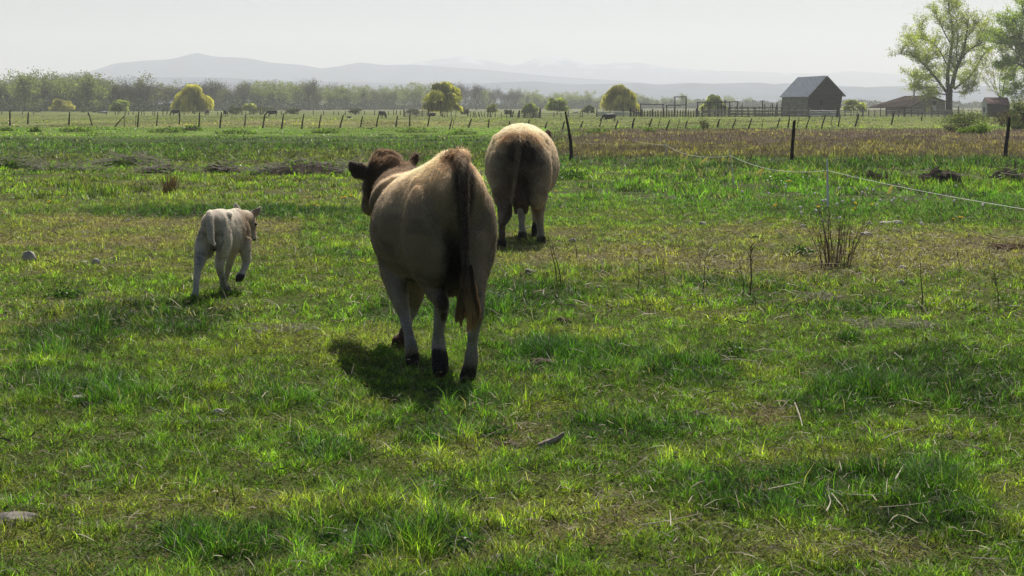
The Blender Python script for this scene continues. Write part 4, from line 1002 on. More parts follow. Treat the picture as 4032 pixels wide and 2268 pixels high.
def far_tree(kind, seed, H=10.0):
    """returns (trunk mesh MB, crown arrays) for a tree about H tall"""
    R = np.random.default_rng(seed)
    mb, ends = branches((0, 0, 0), R.integers(3, 6), H, .55, H*.22, H*.018, seed, up=.9, lvl=2 if kind != 'bare' else 3)
    Pn = np.array([e[0] for e in ends if e[2] > 0])
    nl = {'bare': 2200, 'leafy': 3400, 'olive': 3200, 'dense': 3600}[kind]
    sizes = {'bare': .28, 'leafy': .38, 'olive': .38, 'dense': .40}[kind]
    cbase = {'bare': (.135, .125, .10), 'leafy': (.165, .205, .085), 'olive': (.125, .14, .075), 'dense': (.10, .135, .065)}[kind]
    lobes = np.concatenate([Pn, R.normal(0, 1, (46, 3))*np.array([H*.20, H*.20, H*.26])+np.array([0, 0, H*.52])])
    lobes = lobes[lobes[:, 2] < H*1.02]
    pick = R.integers(0, len(lobes), nl); P0 = lobes[pick]+R.normal(0, H*.060, (nl, 3)); P0 = P0[P0[:, 2] > H*.10]
    tint = (.55+.8*R.random((len(lobes), 1)))[pick[:len(P0)]]
    V, F, C = leaf_quads(P0, sizes, np.array([cbase])*tint*(.75+.5*R.random((len(P0), 1))))
    return mb, V, F, C
def willow_parts(seed, W, H, col, weep=1.0):
    """lobed crown: each lobe is a tuft of thin drooping twigs of its own tint"""
    R = np.random.default_rng(seed); K = 34; per = int(150+W*H*2.8); VS = []; CS = []
    for k in range(K):
        a = R.uniform(0, 6.283); e = R.random()**1.25*1.5; rr = R.uniform(.35, 1.0)**.5
        c = np.array([math.cos(a)*math.cos(e)**.8*W*.39*rr, math.sin(a)*math.cos(e)**.8*W*.39*rr, H*(.20+.68*math.sin(e)*rr)])
        lr = W*R.uniform(.10, .19)*(1.1-.3*math.sin(e)); n = per
        d = R.normal(0, 1, (n, 3)); d /= np.linalg.norm(d, axis=1, keepdims=True); d[:, 2] = np.abs(d[:, 2])*.9-.15
        p = c+d*lr*R.random((n, 1))**.35; p[:, 2] = np.maximum(p[:, 2], H*.10)
        out = p[:, :2]/(np.linalg.norm(p[:, :2], axis=1, keepdims=True)+.01)
        L = H*(.05+.15*R.random(n))*(.6+weep*.9); L = np.minimum(L, p[:, 2]-H*.05*R.random(n))
        up = (1-weep)*.5*L
        q = p+np.concatenate([out*(.35+.25*R.random((n, 1)))*L[:, None]*(1.4-weep*.8), (up-L*.35*weep)[:, None]], 1)
        t = q+np.concatenate([out*.10*L[:, None]+R.normal(0, .06, (n, 2)), (-L*.75*weep+up*.4)[:, None]], 1)
        w = (.09+.10*R.random((n, 1))); an = R.random(n)*3.14; s = np.stack([np.cos(an), np.sin(an), 0*an], 1)*w
        VS.append(np.stack([p-s*.3, p+s*.3, q+s*.5, t, q-s*.5], 1).reshape(-1, 3))
        CS.append(np.repeat(np.array([col])*R.uniform(.62, 1.3)*(.6+.75*R.random((n, 1))), 5, 0))
    return np.concatenate(VS), None, None, np.concatenate(CS)
def willow(label, px, base, top, w, col, seed, weep=1.0, cat='tree'):
    p = G(px, base); H = (base-top)/FPX*p.y; W = w/FPX*p.y
    root = empty('willow_tree', p, label, cat, 'yellow green willows in the far pasture')
    V, _, F, C = willow_parts(seed, W, H, col, weep)
    # last ring of F has a repeated index: rebuild as triangles
    n = len(V)//5; b = np.arange(n)*5
    T = np.concatenate([np.stack([b, b+1, b+2], 1), np.stack([b, b+2, b+4], 1), np.stack([b+4, b+2, b+3], 1)])
    nmesh('crown', V, T, M_LEAF, root, cols=C)
    mb, _e = branches((0, 0, -.1), 4, H*.9, .5, H*.22, max(.10, W*.022), seed, up=.7, lvl=2)
    mb.build('trunk', M_BARK, root)
yg = (.40, .44, .13); yg2 = (.48, .46, .14); gg = (.34, .41, .13)
for args in [('small yellow willow bush near the left picture edge', 246, 441, 385, 92, yg2, 3, .7), ('small yellow green willow, second from the left', 473, 446, 390, 84, gg, 4, .7),
             ('large golden willow behind the black cows, ragged crown', 760, 446, 320, 152, yg2, 5, 1.0), ('tiny yellow willow right of the large golden willow', 983, 444, 401, 58, yg, 6, .7),
             ('big round weeping willow in the middle of the treeline', 1738, 456, 307, 150, (.49, .49, .14), 7, .8), ('small bright willow bush right of the round weeping willow', 1940, 449, 405, 50, yg, 8, .6),
             ('yellow green willow behind the dead brush', 2088, 452, 402, 66, gg, 9, .7), ('broad yellow green willow right of the dead brush', 2194, 452, 378, 100, gg, 10, .6),
             ('low rounded willow bush left of the golden one by the corral', 2315, 451, 410, 58, (.22, .26, .06), 11, .6), ('tall golden willow behind the black grazing cow', 2442, 452, 320, 136, yg2, 12, .9),
             ('wispy willow behind the long pole frame', 2812, 450, 364, 96, yg, 13, .8), ('rounded yellow willow right of the barn', 3362, 452, 385, 100, yg, 14, .6)]: willow(*args)

# ---- treeline: individual trees, copies of a dozen models
models = []
far_D = lambda px: 455+max(0, px-600)*.20
prof_x = [-200, 0, 120, 200, 330, 420, 470, 800, 950, 1150, 1330, 1370, 1500, 1750, 1900, 2000, 2100, 2200, 2500, 2800, 3100, 3600, 3850]
prof_y = [305, 305, 282, 290, 282, 308, 318, 316, 318, 320, 326, 336, 326, 326, 332, 348, 345, 362, 365, 378, 385, 392, 395]
kinds = ['bare', 'leafy', 'olive', 'dense', 'bare', 'leafy', 'olive', 'bare', 'leafy', 'olive']
for i, k in enumerate(kinds):
    mb, V, F, C = far_tree(k, 40+i)
    tm = bpy.data.meshes.new('trunk'); tm.from_pydata([tuple(v) for v in mb.v], [], mb.f); tm.materials.append(M_BARK)
    t = nmesh('crown', V, F, M_TWIG if k == 'bare' else M_LEAF, cols=C); cm = t.data; bpy.data.objects.remove(t); models.append((k, tm, cm))
marks = [(0, 230, 'near the left picture edge'), (230, 400, 'beside the first yellow willow'), (400, 640, 'above the second small willow'), (640, 880, 'behind the large golden willow'), (880, 1180, 'above the tiny yellow willow'),
         (1180, 1450, 'left of a dip in the treeline'), (1450, 1650, 'left of the round weeping willow'), (1650, 1900, 'behind the round weeping willow'), (1900, 2150, 'above the dead brush'),
         (2150, 2400, 'beyond the broad yellow green willow'), (2400, 2700, 'beyond the golden willow by the corral'), (2700, 3100, 'beyond the corral pole frames'), (3100, 3900, 'beyond the barn and the house'), (-400, 0, 'just outside the left side'), ]
desc = {'bare': 'leafless grey twiggy tree', 'leafy': 'pale green leafing tree', 'olive': 'olive brown tree in bud', 'dense': 'darker green full tree'}
cnt = {}
px = -190.0; trees = []
while px < 3880:
    for row in (0, 1):
        x = px+random.uniform(-12, 12)+row*20
        if x > 2950 and row == 0: continue
        D = far_D(x)*(1+.10*row)+random.uniform(-12, 12)
        top = np.interp(x, prof_x, prof_y)+random.uniform(-9, 16)+(6 if row else random.uniform(0, 22))
        zt = CAM_H-(top-HZ)/FPX*D
        trees.append((x, D, zt))
    px += random.uniform(28, 42) if px < 2200 else random.uniform(30, 46)
# a few that stand out above the rest
trees += [(95, 430, (446-278)/FPX*430), (350, 436, (446-281)/FPX*436), (300, 440, (446-297)/FPX*440), (560, 452, (446-305)/FPX*452), (1215, 520, (440-318)/FPX*520), (1875, 560, (440-330)/FPX*560), (2690, 800, (430-366)/FPX*800)]
trees.sort()
for i, (x, D, H) in enumerate(trees):
    if x < 450: k = random.choice([1, 2, 5, 6, 9, 3])
    elif x < 1000: k = random.choice([0, 2, 4, 7, 7, 6, 0, 9, 4])
    elif x < 1350: k = random.choice([0, 1, 5, 2, 4, 8])
    elif x < 1800: k = random.choice([1, 5, 8, 2, 3, 6])
    elif x < 2050: k = random.choice([0, 4, 7, 2, 1])
    else: k = random.choice([1, 5, 8, 8, 3])
    if (x, D) in [(95, 430), (350, 436)]: k = 1
    kind, tm, cm = models[k]
    mark = [m[2] for m in marks if m[0] <= x < m[1]][0]
    key = (kind, mark); cnt[key] = cnt.get(key, 0)+1
    lab = f'{desc[kind]} {mark}, {ordinal(cnt[key])} such'
    r = empty('tree', ((x-2016)/FPX*D, D, 0), lab, 'tree', 'trees of the far treeline', rz=random.uniform(0, 6.28))
    s = H/10; r.scale = (s*random.uniform(1.0, 1.35), s*random.uniform(1.0, 1.35), s)
    link(bpy.data.objects.new('trunk', tm), r); link(bpy.data.objects.new('crown', cm), r)
# undergrowth along the foot of the treeline
n = 52000; x = rng.random(n)*4300-300; D = 430+np.maximum(0, x-600)*.19+rng.normal(0, 8, n)+18
zz = np.minimum(np.abs(rng.normal(0, 1, n)), 1.9)*1.7*(.45+.9*vnoise(x, 0*x, 60, 3)); PP = np.stack([(x-2016)/FPX*D, D, zz], 1)
V, F, C = leaf_quads(PP, .7, np.array([[.085, .095, .060]])*(.6+.8*rng.random((n, 1)))+np.array([[.0, .03, -.01]])*(rng.random((n, 1)) < .35))
tag(nmesh('undergrowth', V, F, M_TWIG, cols=C), kind='stuff')
n = 9000; x = 1900+rng.random(n)*2300; D = 900+rng.random(n)*260; zz = np.minimum(np.abs(rng.normal(0, 1, n)), 1.7)*2.6*(.4+1.0*vnoise(x, 0*x, 45, 8))
V, F, C = leaf_quads(np.stack([(x-2016)/FPX*D, D, zz], 1), 2.2, np.array([[.10, .125, .06]])*(.6+.8*rng.random((n, 1))))
tag(nmesh('far_wood', V, F, M_TWIG, cols=C), kind='stuff')

# ---- bushes
def bush(name, label, px, base, w, h, col, seed, n=900, leaf=.16, cat='bush', group=None, depth=.8, twigcol=None):
    p = G(px, base); W = w/FPX*p.y; H = h/FPX*p.y; R = np.random.default_rng(seed)
    root = empty(name, p, label, cat, group)
    lob = np.stack([R.uniform(-.42, .42, 14)*W, R.uniform(-.42, .42, 14)*W*depth, R.uniform(.2, .8, 14)*H], 1)
    pk = R.integers(0, 14, n); P0 = lob[pk]+R.normal(0, 1, (n, 3))*np.array([W*.10, W*.10, H*.13]); P0[:, 2] = np.abs(P0[:, 2])
    V, F, C = leaf_quads(P0, leaf, np.array([col])*(.5+.9*R.random((n, 1)))*(.7+.5*R.random((14, 1)))[pk]); nmesh('foliage', V, F, M_LEAF, root, cols=C)
    mb = MB()
    for k in range(12):
        a = R.uniform(0, 6.28); e = Vector((math.cos(a)*W*.4*R.random(), math.sin(a)*W*.3*R.random(), H*R.uniform(.7, 1.08)))
        mb.tube([Vector((e.x*.2, e.y*.2, -.05)), e*.5+Vector((0, 0, .05*H)), e], [.02*H, .014*H, .004*H], 4, caps=False)
    mb.build('stems', M_BARK, root)
bush('bush', 'low dark green bush left of the second small willow', 137+0, 443, 0.1+40, 16, (.05, .075, .05), 21, 250, .3, group='bushes in the far pasture')
bush('bush', 'grey green bush between the two small willows', 330, 443, 44, 24, (.06, .085, .05), 22, 300, .3, group='bushes in the far pasture')
bush('bush', 'dull bush right of the stock trough posts', 375, 444, 40, 18, (.07, .08, .05), 23, 300, .3, group='bushes in the far pasture')
for i, (px, w, h, lab) in enumerate([(925, 60, 34, 'dark thicket left of the tiny yellow willow'), (1030, 90, 30, 'dark thicket right of the tiny yellow willow'), (1150, 60, 26, 'low dark thicket above the black grazing cow'),
                                     (1400, 50, 22, 'low dark thicket left of the low rail pen'), (1625, 50, 22, 'rounded dull bush behind the low rail pen'), (1830, 30, 22, 'small bush beside the crowded pasture posts'), (2000, 30, 18, 'small dry bush left of the dead brush')]):
    bush('bush', lab, px, 450, w, h, (.06, .07, .045), 30+i, 400, .32, group='bushes in the far pasture')
bush('bush', 'twiggy shrub among the leaning posts below the corral', 2770, 512, 46, 42, (.075, .08, .045), 41, 350, .09)
bush('bush', 'bright green bush in front of the dark brush at the right', 3835, 530, 110, 42, (.15, .24, .035), 42, 1500, .11, group='bushes on the right')
bush('bush', 'broad olive green shrub below the big tree', 3805, 500, 170, 78, (.085, .115, .04), 43, 1800, .13, group='bushes on the right')
bush('bush', 'dark tangled shrub low in front of the olive shrub', 3760, 522, 90, 34, (.05, .055, .035), 44, 700, .10, group='bushes on the right')
bush('bush', 'dark brown thorny brush in front of the red roofed shed', 3960, 500, 200, 66, (.075, .062, .045), 45, 2000, .13, group='bushes on the right')
bush('bush', 'tall dark green bush at the right picture edge', 4040, 508, 110, 110, (.055, .085, .035), 46, 1600, .14, group='bushes on the right')
bush('bush', 'pale yellow green shrub behind the shed', 4000, 455, 90, 64, (.20, .22, .06), 47, 900, .2, group='bushes on the right')
bush('bush', 'small dark bush at the foot of the right tall post', 4010, 512, 60, 30, (.04, .06, .03), 48, 600, .1, group='bushes on the right')

# ---- dead brush with net in the pasture row
p = G(2092, 464); root = empty('dead_brush', p, 'grey clump of dead upright brush between two stout posts', 'brush'); mb = MB()
for k in range(70):
    x = random.uniform(-1.1, 1.1); h = random.uniform(.8, 1.75); mb.tube([(x, random.uniform(-.3, .3), 0), (x+random.uniform(-.2, .2), 0, h*.6), (x+random.uniform(-.4, .4), 0, h)], [.022, .016, .006], 4, caps=False)
mb.build('stems', M_GWOOD, root)

# ---- big cottonwood beside the house
def limb_tree(name, label, D, s, o0, trunk, limbs, seed, leafc, leafn, group, twl=1.0, leaf=.2, sub=5, rscale=1.0):
    """limbs as polylines of (x, y) in a crop with offset o0 and scale s, given own depth"""
    R = random.Random(seed); Rn = np.random.default_rng(seed)
    def q(x, y, dd=0): return P(o0[0]+x/s, o0[1]+y/s, D+dd)
    b = q(*trunk[0][:2]); b.z = 0; root = empty(name, b, label, 'tree', group); mb = MB(); ends = []
    pts, rr = smooth_path([q(x, y)-b for x, y, r in trunk], [r*rscale for x, y, r in trunk], 3); mb.tube(pts, rr, 10, jit=.06)
    def twig(p, d, L, r, l):
        pts = [p]; dd = d
        for i in range(3):
            dd = (dd+Vector((R.uniform(-.3, .3), R.uniform(-.3, .3), R.uniform(-.15, .22)))).normalized(); pts.append(pts[-1]+dd*L/3)
        mb.tube(pts, [r, r*.75, r*.5, r*.3], 4, caps=False); ends.extend(pts[1:])
        if l < 2:
            for k in range(3): twig(pts[R.randint(1, 3)], (dd+Vector((R.uniform(-.9, .9), R.uniform(-.9, .9), R.uniform(-.3, .6)))).normalized(), L*.55, r*.5, l+1)
    for (poly, r0, dd1) in limbs:
        n = len(poly); P_ = [q(x, y, dd1*i/(n-1))-b for i, (x, y) in enumerate(poly)]
        pts, rr = smooth_path(P_, [r0*rscale*(1-.8*i/(n-1)) for i in range(n)], 4); mb.tube(pts, rr, 7, caps=False, jit=.05)
        for i in range(3, len(pts), 1):
            for k in range(sub-2 if i < 6 else sub-1):
                d = (pts[i]-pts[i-1]).normalized(); a = Vector((R.uniform(-1, 1), R.uniform(-1, 1), R.uniform(-.35, .7)))
                twig(pts[i], (d*.5+a).normalized(), R.uniform(.9, 2.2)*twl, .032, 1)
    mb.build('trunk', M_BARK, root)
    E = np.array(ends); pk = Rn.integers(0, len(E), leafn); P0 = E[pk]+Rn.normal(0, .24, (leafn, 3))*twl
    tint = .6+.7*vnoise(E[:, 0]+E[:, 1], E[:, 2], 1.6, seed)[pk][:, None]
    V, F, C = leaf_quads(P0, leaf, np.array([leafc])*tint*(.7+.6*Rn.random((leafn, 1)))); nmesh('crown', V, F, M_LEAF, root, cols=C)
limb_tree('cottonwood_tree', 'tall spreading tree with sparse spring leaves beside the low house', 262, 2.787, (3450, 0),
    [(800, 1262, .62), (800, 1180, .55), (800, 1080, .52), (800, 1000, .60), (805, 960, .45)],
    [([(770, 1010), (690, 900), (610, 800), (540, 725), (470, 650), (400, 610), (260, 590)], .24, -3), ([(500, 690), (440, 560), (400, 480), (370, 420)], .10, -3), ([(785, 960), (785, 860), (790, 760), (820, 560), (840, 420), (830, 260), (800, 90), (790, 10)], .36, 1.5),
     ([(830, 970), (850, 860), (885, 740), (930, 640), (970, 500), (990, 380), (1012, 210)], .40, -1), ([(930, 650), (1010, 560), (1090, 500), (1150, 400), (1200, 290)], .17, 2), ([(1080, 510), (1180, 460), (1280, 410)], .10, 2),
     ([(860, 975), (930, 920), (1030, 840), (1090, 740), (1150, 640), (1215, 545)], .20, 3), ([(770, 1035), (690, 1030), (600, 1030), (545, 1045)], .13, -1), ([(800, 760), (700, 560), (620, 480), (560, 440), (500, 400), (510, 240)], .14, 3),
     ([(830, 500), (760, 380), (700, 250), (650, 130)], .12, -2), ([(700, 900), (600, 880), (480, 850), (400, 840)], .09, 2), ([(690, 960), (560, 960), (470, 980), (420, 940)], .07, -2), ([(850, 1010), (930, 1010), (1000, 990), (1040, 930)], .08, -2),
     ([(835, 300), (900, 180), (900, 60)], .08, 2), ([(985, 420), (1060, 330), (1100, 270)], .09, -2), ([(820, 620), (740, 600), (640, 640), (560, 620)], .09, -3), ([(900, 720), (880, 560), (900, 380), (880, 200)], .12, -3)],
    5, (.34, .40, .075), 38000, 'trees on the right', leaf=.21, sub=4)
limb_tree('cottonwood_tree', 'large leafy tree cut off by the right picture edge', 240, 2.787, (3450, 0),
    [(1800, 1280, .6), (1790, 1100, .5), (1770, 950, .45)],
    [([(1780, 960), (1700, 820), (1600, 640), (1540, 500), (1440, 480), (1340, 470)], .3, 0), ([(1700, 800), (1560, 700), (1450, 690), (1370, 730)], .14, -2), ([(1640, 680), (1590, 480), (1500, 320), (1400, 240)], .18, 2), ([(1780, 940), (1740, 700), (1700, 400), (1640, 200), (1600, 60)], .3, 0),
     ([(1560, 520), (1440, 400), (1320, 380)], .12, -2), ([(1740, 700), (1640, 560), (1560, 420), (1540, 260)], .16, 2), ([(1790, 940), (1850, 700), (1880, 400), (1820, 100)], .3, 1), ([(1780, 980), (1650, 940), (1560, 960), (1530, 1030)], .12, -2), ([(1790, 930), (1950, 760), (2060, 560)], .25, 0),
     ([(1620, 660), (1520, 760), (1480, 860)], .1, 2), ([(1700, 420), (1780, 240), (1700, 60)], .12, -2)],
    6, (.24, .33, .07), 32000, 'trees on the right', leaf=.22, sub=4)
limb_tree('slender_tree', 'thin many stemmed tree rising behind the small shed', 275, 2.787, (3450, 0),
    [(1380, 1235, .2), (1375, 1150, .2), (1370, 1080, .16)],
    [([(1370, 1085), (1300, 980), (1230, 830), (1190, 660)], .07, 0), ([(1370, 1085), (1310, 950), (1285, 800), (1270, 600)], .07, 1), ([(1375, 1085), (1400, 950), (1420, 800), (1450, 640), (1440, 540)], .09, -1), ([(1380, 1080), (1430, 960), (1500, 800), (1580, 700)], .10, 1),
     ([(1370, 1080), (1350, 900), (1390, 700), (1380, 560)], .07, 0), ([(1370, 1085), (1250, 960), (1180, 860)], .05, 1)],
    8, (.34, .34, .10), 3400, 'trees on the right', leaf=.17, sub=3, twl=.8)

# ---- black cattle far off
def far_cow_mesh(pose):
    mb = MB(); up = pose == 'up'
    rings = [(0, 1.15, .75, .12, 1.0, 0, 2, 2), (.1, 1.24, .62, .22, .95, 0, 2, 2), (.5, 1.27, .52, .28, .9, 0, 2, 2), (1.0, 1.24, .44, .32, .85, 0, 2, 2), (1.4, 1.25, .48, .27, .88, 0, 2, 2), (1.65, 1.22, .6, .2, .95, 0, 2, 2), (1.78, 1.1, .75, .1, .95, 0, 2, 2)]
    if pose == 'lying': rings = [(a, b-.42, max(.02, c-.5), w*1.15, z-.45, o, e, g) for a, b, c, w, z, o, e, g in rings]
    fr, f, r = body_frames(Vector((0, -.9, 0)), 0, rings); ring_loft(mb, fr, 16)
    if pose != 'lying':
        for x in (-.17, .17):
            mb.tube([(x, -.68, .8), (x, -.78, .45), (x, -.66+x*.6, .05), (x, -.64+x*.6, 0)], [.13, .065, .05, .055], 8); mb.tube([(x, .55, .8), (x, .58+x*.5, .4), (x, .56+x, .05), (x, .57+x, 0)], [.12, .06, .045, .055], 8)
        mb.tube([(0, -.9, 1.15), (0, -.95, .8), (0, -.94, .45), (0, -.93, .3)], [.04, .025, .03, .015], 6)
    nk = [(0, .65, 1.0), (0, 1.0, .85 if not up else 1.2), (0, 1.25, .45 if not up else 1.3)] if pose != 'lying' else [(0, .65, .6), (0, .95, .75)]
    mb.tube(nk, [.22, .17, .12][:len(nk)], 10)
    h0 = Vector(nk[-1]); hd = Vector((0, .25, -.38)) if pose != 'up' else Vector((0, .4, -.25))
    mb.tube([h0-hd*.2, h0+hd*.2, h0+hd*.7, h0+hd], [.10, .13, .10, .07], 10)
    for s in (-1, 1): mb.tube([h0+Vector((s*.08, 0, .05)), h0+Vector((s*.20, -.03, .05)), h0+Vector((s*.27, -.03, .03))], [.03, .05, .02], 6)
    V, F, N = fuse(mb, .035, 2); me = bpy.data.meshes.new('body'); me.from_pydata(V.tolist(), [], F); me.polygons.foreach_set('use_smooth', np.ones(len(me.polygons), bool)); me.materials.append(M_BLACKHIDE); return me
cm = {k: far_cow_mesh(k) for k in ('graze', 'up', 'lying')}
def far_cow(px, base, h, pose, yaw, label, m=None, group='cattle in the far pasture', hh=1.27, cat='cow'):
    p = G(px, base); me = cm[pose]
    if m: me = me.copy(); me.materials.clear(); me.materials.append(m)
    o = bpy.data.objects.new(cat.replace(' ', '_'), me); link(o); o.location = p; s = (h/FPX*p.y)/hh; o.scale = (s, s, s); o.rotation_euler[2] = math.radians(yaw); tag(o, label, cat, group)
far_cow(692, 457, 27, 'graze', 60, 'black cow grazing left of the large golden willow')
far_cow(815, 455, 23, 'graze', 25, 'black cow half behind the foot of the large golden willow')
far_cow(888, 459, 27, 'up', 175, 'black cow facing us right of the large golden willow')
far_cow(1072, 460, 27, 'graze', 88, 'black cow grazing side on, below the dark thickets')
far_cow(1504, 466, 31, 'graze', -25, 'black cow seen end on, left of the low rail pen')
far_cow(1700, 458, 15, 'lying', 80, 'black cow lying beside the low rail pen', hh=.85)
far_cow(1374, 465, 8, 'lying', -80, 'black calf lying flat in the open pasture', hh=.85, cat='calf')
far_cow(2400, 480, 33, 'graze', 96, 'nearest black cow grazing in front of the pale plank fence')
far_cow(2507, 458, 20, 'graze', -60, 'reddish brown cow behind the dark crowded posts', mat('brown_hide', (.09, .04, .025), noise=(5, .2)))
far_cow(2268, 452, 15, 'graze', 50, 'white cow behind the thin two rail fence', mat('white_hide', (.75, .74, .72), noise=(5, .1)))
# stock trough
p = G(405, 446); root = empty('stock_trough', p, 'long white stock trough with a black rim left of the second willow', 'trough'); mb = MB()
mb.tube([(-1.0, 0, .22), (-.4, 0, .24), (.4, 0, .24), (1.0, 0, .2)], [(.2, .3), (.24, .35), (.24, .35), (.2, .3)], 12); mb.build('tank', M_PALE, root)
mb = MB(); mb.tube([(-1.1, 0, .62), (-.3, 0, .64), (.3, 0, .6)], [.09, .12, .06], 8); mb.build('lid', M_DARK, root)
# ------------------------------------------------------------------ things in the near pasture
M_STONE = mat('stone', (.42, .39, .34), rough=.85, spec=.25, noise=(14, .35), bump=(.5, .02))
M_DSTONE = mat('grey_stone', (.20, .18, .155), rough=.9, spec=.2, noise=(12, .4), bump=(.6, .02))
M_SOIL = mat('soil', (.050, .040, .032), rough=1, spec=.05, noise=(5, .6), bump=(1, .05))
M_TURF = mat('turf', (.085, .125, .030), rough=1, spec=.05, noise=(6, .5), bump=(1, .05))
M_DUNG = mat('dung', (.075, .056, .040), rough=.9, spec=.15, noise=(16, .55), bump=(1, .03))
M_DRY = mat('dry_wood', (.44, .39, .31), rough=.85, spec=.2, noise=(20, .3))
M_BRUSH = mat('dead_brush_wood', (.42, .37, .30), rough=.9, spec=.1, noise=(8, .4))
M_STALK = mat('dry_stalk', (.15, .105, .07), rough=.9, spec=.1, noise=(20, .4))
M_WHITE = mat('fence_plastic', (.74, .74, .70), rough=.5, spec=.4, noise=(12, .15))
M_YEL = mat('yellow_ribbon', (.85, .80, .36), rough=.55, spec=.3, transl=.4)
M_PUFF = mat('seed_fluff', (.85, .85, .82), rough=1, spec=0, transl=.4)
M_PETAL = mat('yellow_petals', (.85, .60, .02), rough=.7, spec=.1, transl=.3)
M_GREENSTEM = mat('green_stem', (.10, .17, .05), rough=.7)
def lump(name, label, cat, px, py, w, h, m, seed, group=None, flat=.55, zr=1.0, rz=0, parent=None, rough=.18, kids=None):
    """irregular stone / clod: w, h are photo pixels at the base row"""
    p = G(px, py); k = p.y/FPX; W = w*k/2; H = max(h*k*1.25, .018); R = np.random.default_rng(seed)
    bm = bmesh.new(); bmesh.ops.create_icosphere(bm, subdivisions=4, radius=1)
    ph = R.uniform(0, 9)
    for v in bm.verts:
        c = v.co; n = float(fbm(np.array([c.x*1.3+ph+c.z*.7]), np.array([c.y*1.3-ph+c.z*.9]), .9, seed % 7, 4)[0])-.5
        s = 1+n*rough*4
        v.co = Vector((c.x*W*s, c.y*W*flat*s, max(c.z, -.35)*H*s))
    me = bpy.data.meshes.new(name); bm.to_mesh(me); bm.free(); me.materials.append(m); me.polygons.foreach_set('use_smooth', np.ones(len(me.polygons), bool))
    o = bpy.data.objects.new(name, me); link(o, parent); o.location = p+Vector((0, 0, (.018 if name == 'stone' else .004) if k < .008 else .0)); o.rotation_euler[2] = rz
    if not parent: tag(o, label, cat, group)
    return o
st = 'stones lying in the pasture'
lump('stone', 'large rounded grey stone in the grass left of the calf', 'stone', 116, 1031, 58, 30, M_STONE, 1, rough=.10)
for i, (lab, px, py, w, h) in enumerate([('small pale stone with a flat flake, left of the calf', 378, 1040, 34, 12), ('thin pale chip lying beside the small stone left of the calf', 335, 1041, 36, 5), ('small white stone in the khaki strip behind the calf', 503, 876, 18, 7),
    ('tiny pale stone near the khaki strip, left of the small white one', 318, 882, 12, 8), ('pale domed stone between the cream cow and the rope fence', 2766, 892, 34, 12), ('small pale stone right behind the dead weed clump', 3238, 881, 20, 9),
    ('thin pale stone left of the dead weed clump', 3162, 899, 30, 7), ('low round stone left of the long pale stones', 3420, 890, 26, 10), ('long flat pale stone right of the rope post', 3488, 886, 52, 8), ('pale stone at the right end of the long flat one', 3532, 886, 48, 11),
    ('tan stone with an orange underside below the long pale stones', 3412, 934, 52, 13), ('small grey stone in the bare strip left of the weed clump', 3075, 931, 16, 8), ('small pale stone in the grass right of the cream cow', 2255, 955, 32, 10),
    ('flat grey stone in the green grass right of the weed clump', 3553, 1062, 36, 8), ('ragged grey stone below the flat grey one', 3547, 1122, 38, 10), ('tiny white stone at the foot of the weed clump', 3228, 974, 14, 8), ('small stone half hidden in the tall grass by the rope post', 3410, 836, 20, 6),
    ('pale rounded stone half sunk in the foreground grass', 858, 1640, 44, 14), ('tiny pale stone under the far right rope', 3627, 884, 12, 10), ('small stone on the bare soil at the right edge', 3820, 935, 12, 7), ('low grey stone showing through the grass at the left', 312, 1580, 60, 10)]):
    lump('stone', lab, 'stone', px, py, w, h, M_STONE, 10+i, st, rough=.14, rz=random.uniform(-.3, .3))
dg = 'dried dung and clods on the grass'
for i, (lab, px, py, w, h, m) in enumerate([('flat brown bark piece in the grass left of the brown cow', 1356, 1094, 60, 12, M_DUNG), ('small pale brown clod right of the brown cow', 2090, 1085, 64, 18, M_DSTONE), ('long dark dung pat right of the hooves of the brown cow', 2130, 1442, 150, 24, M_DUNG),
    ('small brown dung pat above the long dark one', 2205, 1272, 76, 14, M_DUNG), ('brown dung pat in the middle right grass', 2738, 1640, 90, 18, M_DUNG), ('brown clod beside the dark tuft near the lower right', 2975, 1940, 90, 18, M_DUNG), ('weathered grey dung slab at the left picture edge', 55, 2060, 190, 26, M_DSTONE),
    ('dark clod behind the grey dung slab', 200, 2015, 60, 14, M_DUNG), ('small dark dung pat at the right middle', 3725, 1730, 60, 14, M_DUNG), ('crumbly brown clod on the bare patch below the brown cow', 2010, 1765, 90, 18, M_DUNG), ('grey clod at the bottom edge right of centre', 1960, 2215, 90, 20, M_DSTONE)]):
    lump('dung_pat', lab, 'dung', px, py, w, h, m, 50+i, dg, rough=.30, flat=.7)
# log
p = G(2170, 1775); mb = MB(); k = p.y/FPX
mb.tube([Vector((-48*k, 0, .02)), Vector((-10*k, .01, .035)), Vector((20*k, .02, .05)), Vector((52*k, .03, .075))], [.016, .020, .015, .008], 8, jit=.3)
o = mb.build('broken_branch', mat('bleached_wood', (.25, .21, .165), rough=.95, spec=.1, noise=(40, .4))); o.location = p; tag(o, 'short grey broken branch on the bare patch below the brown cow', 'branch')

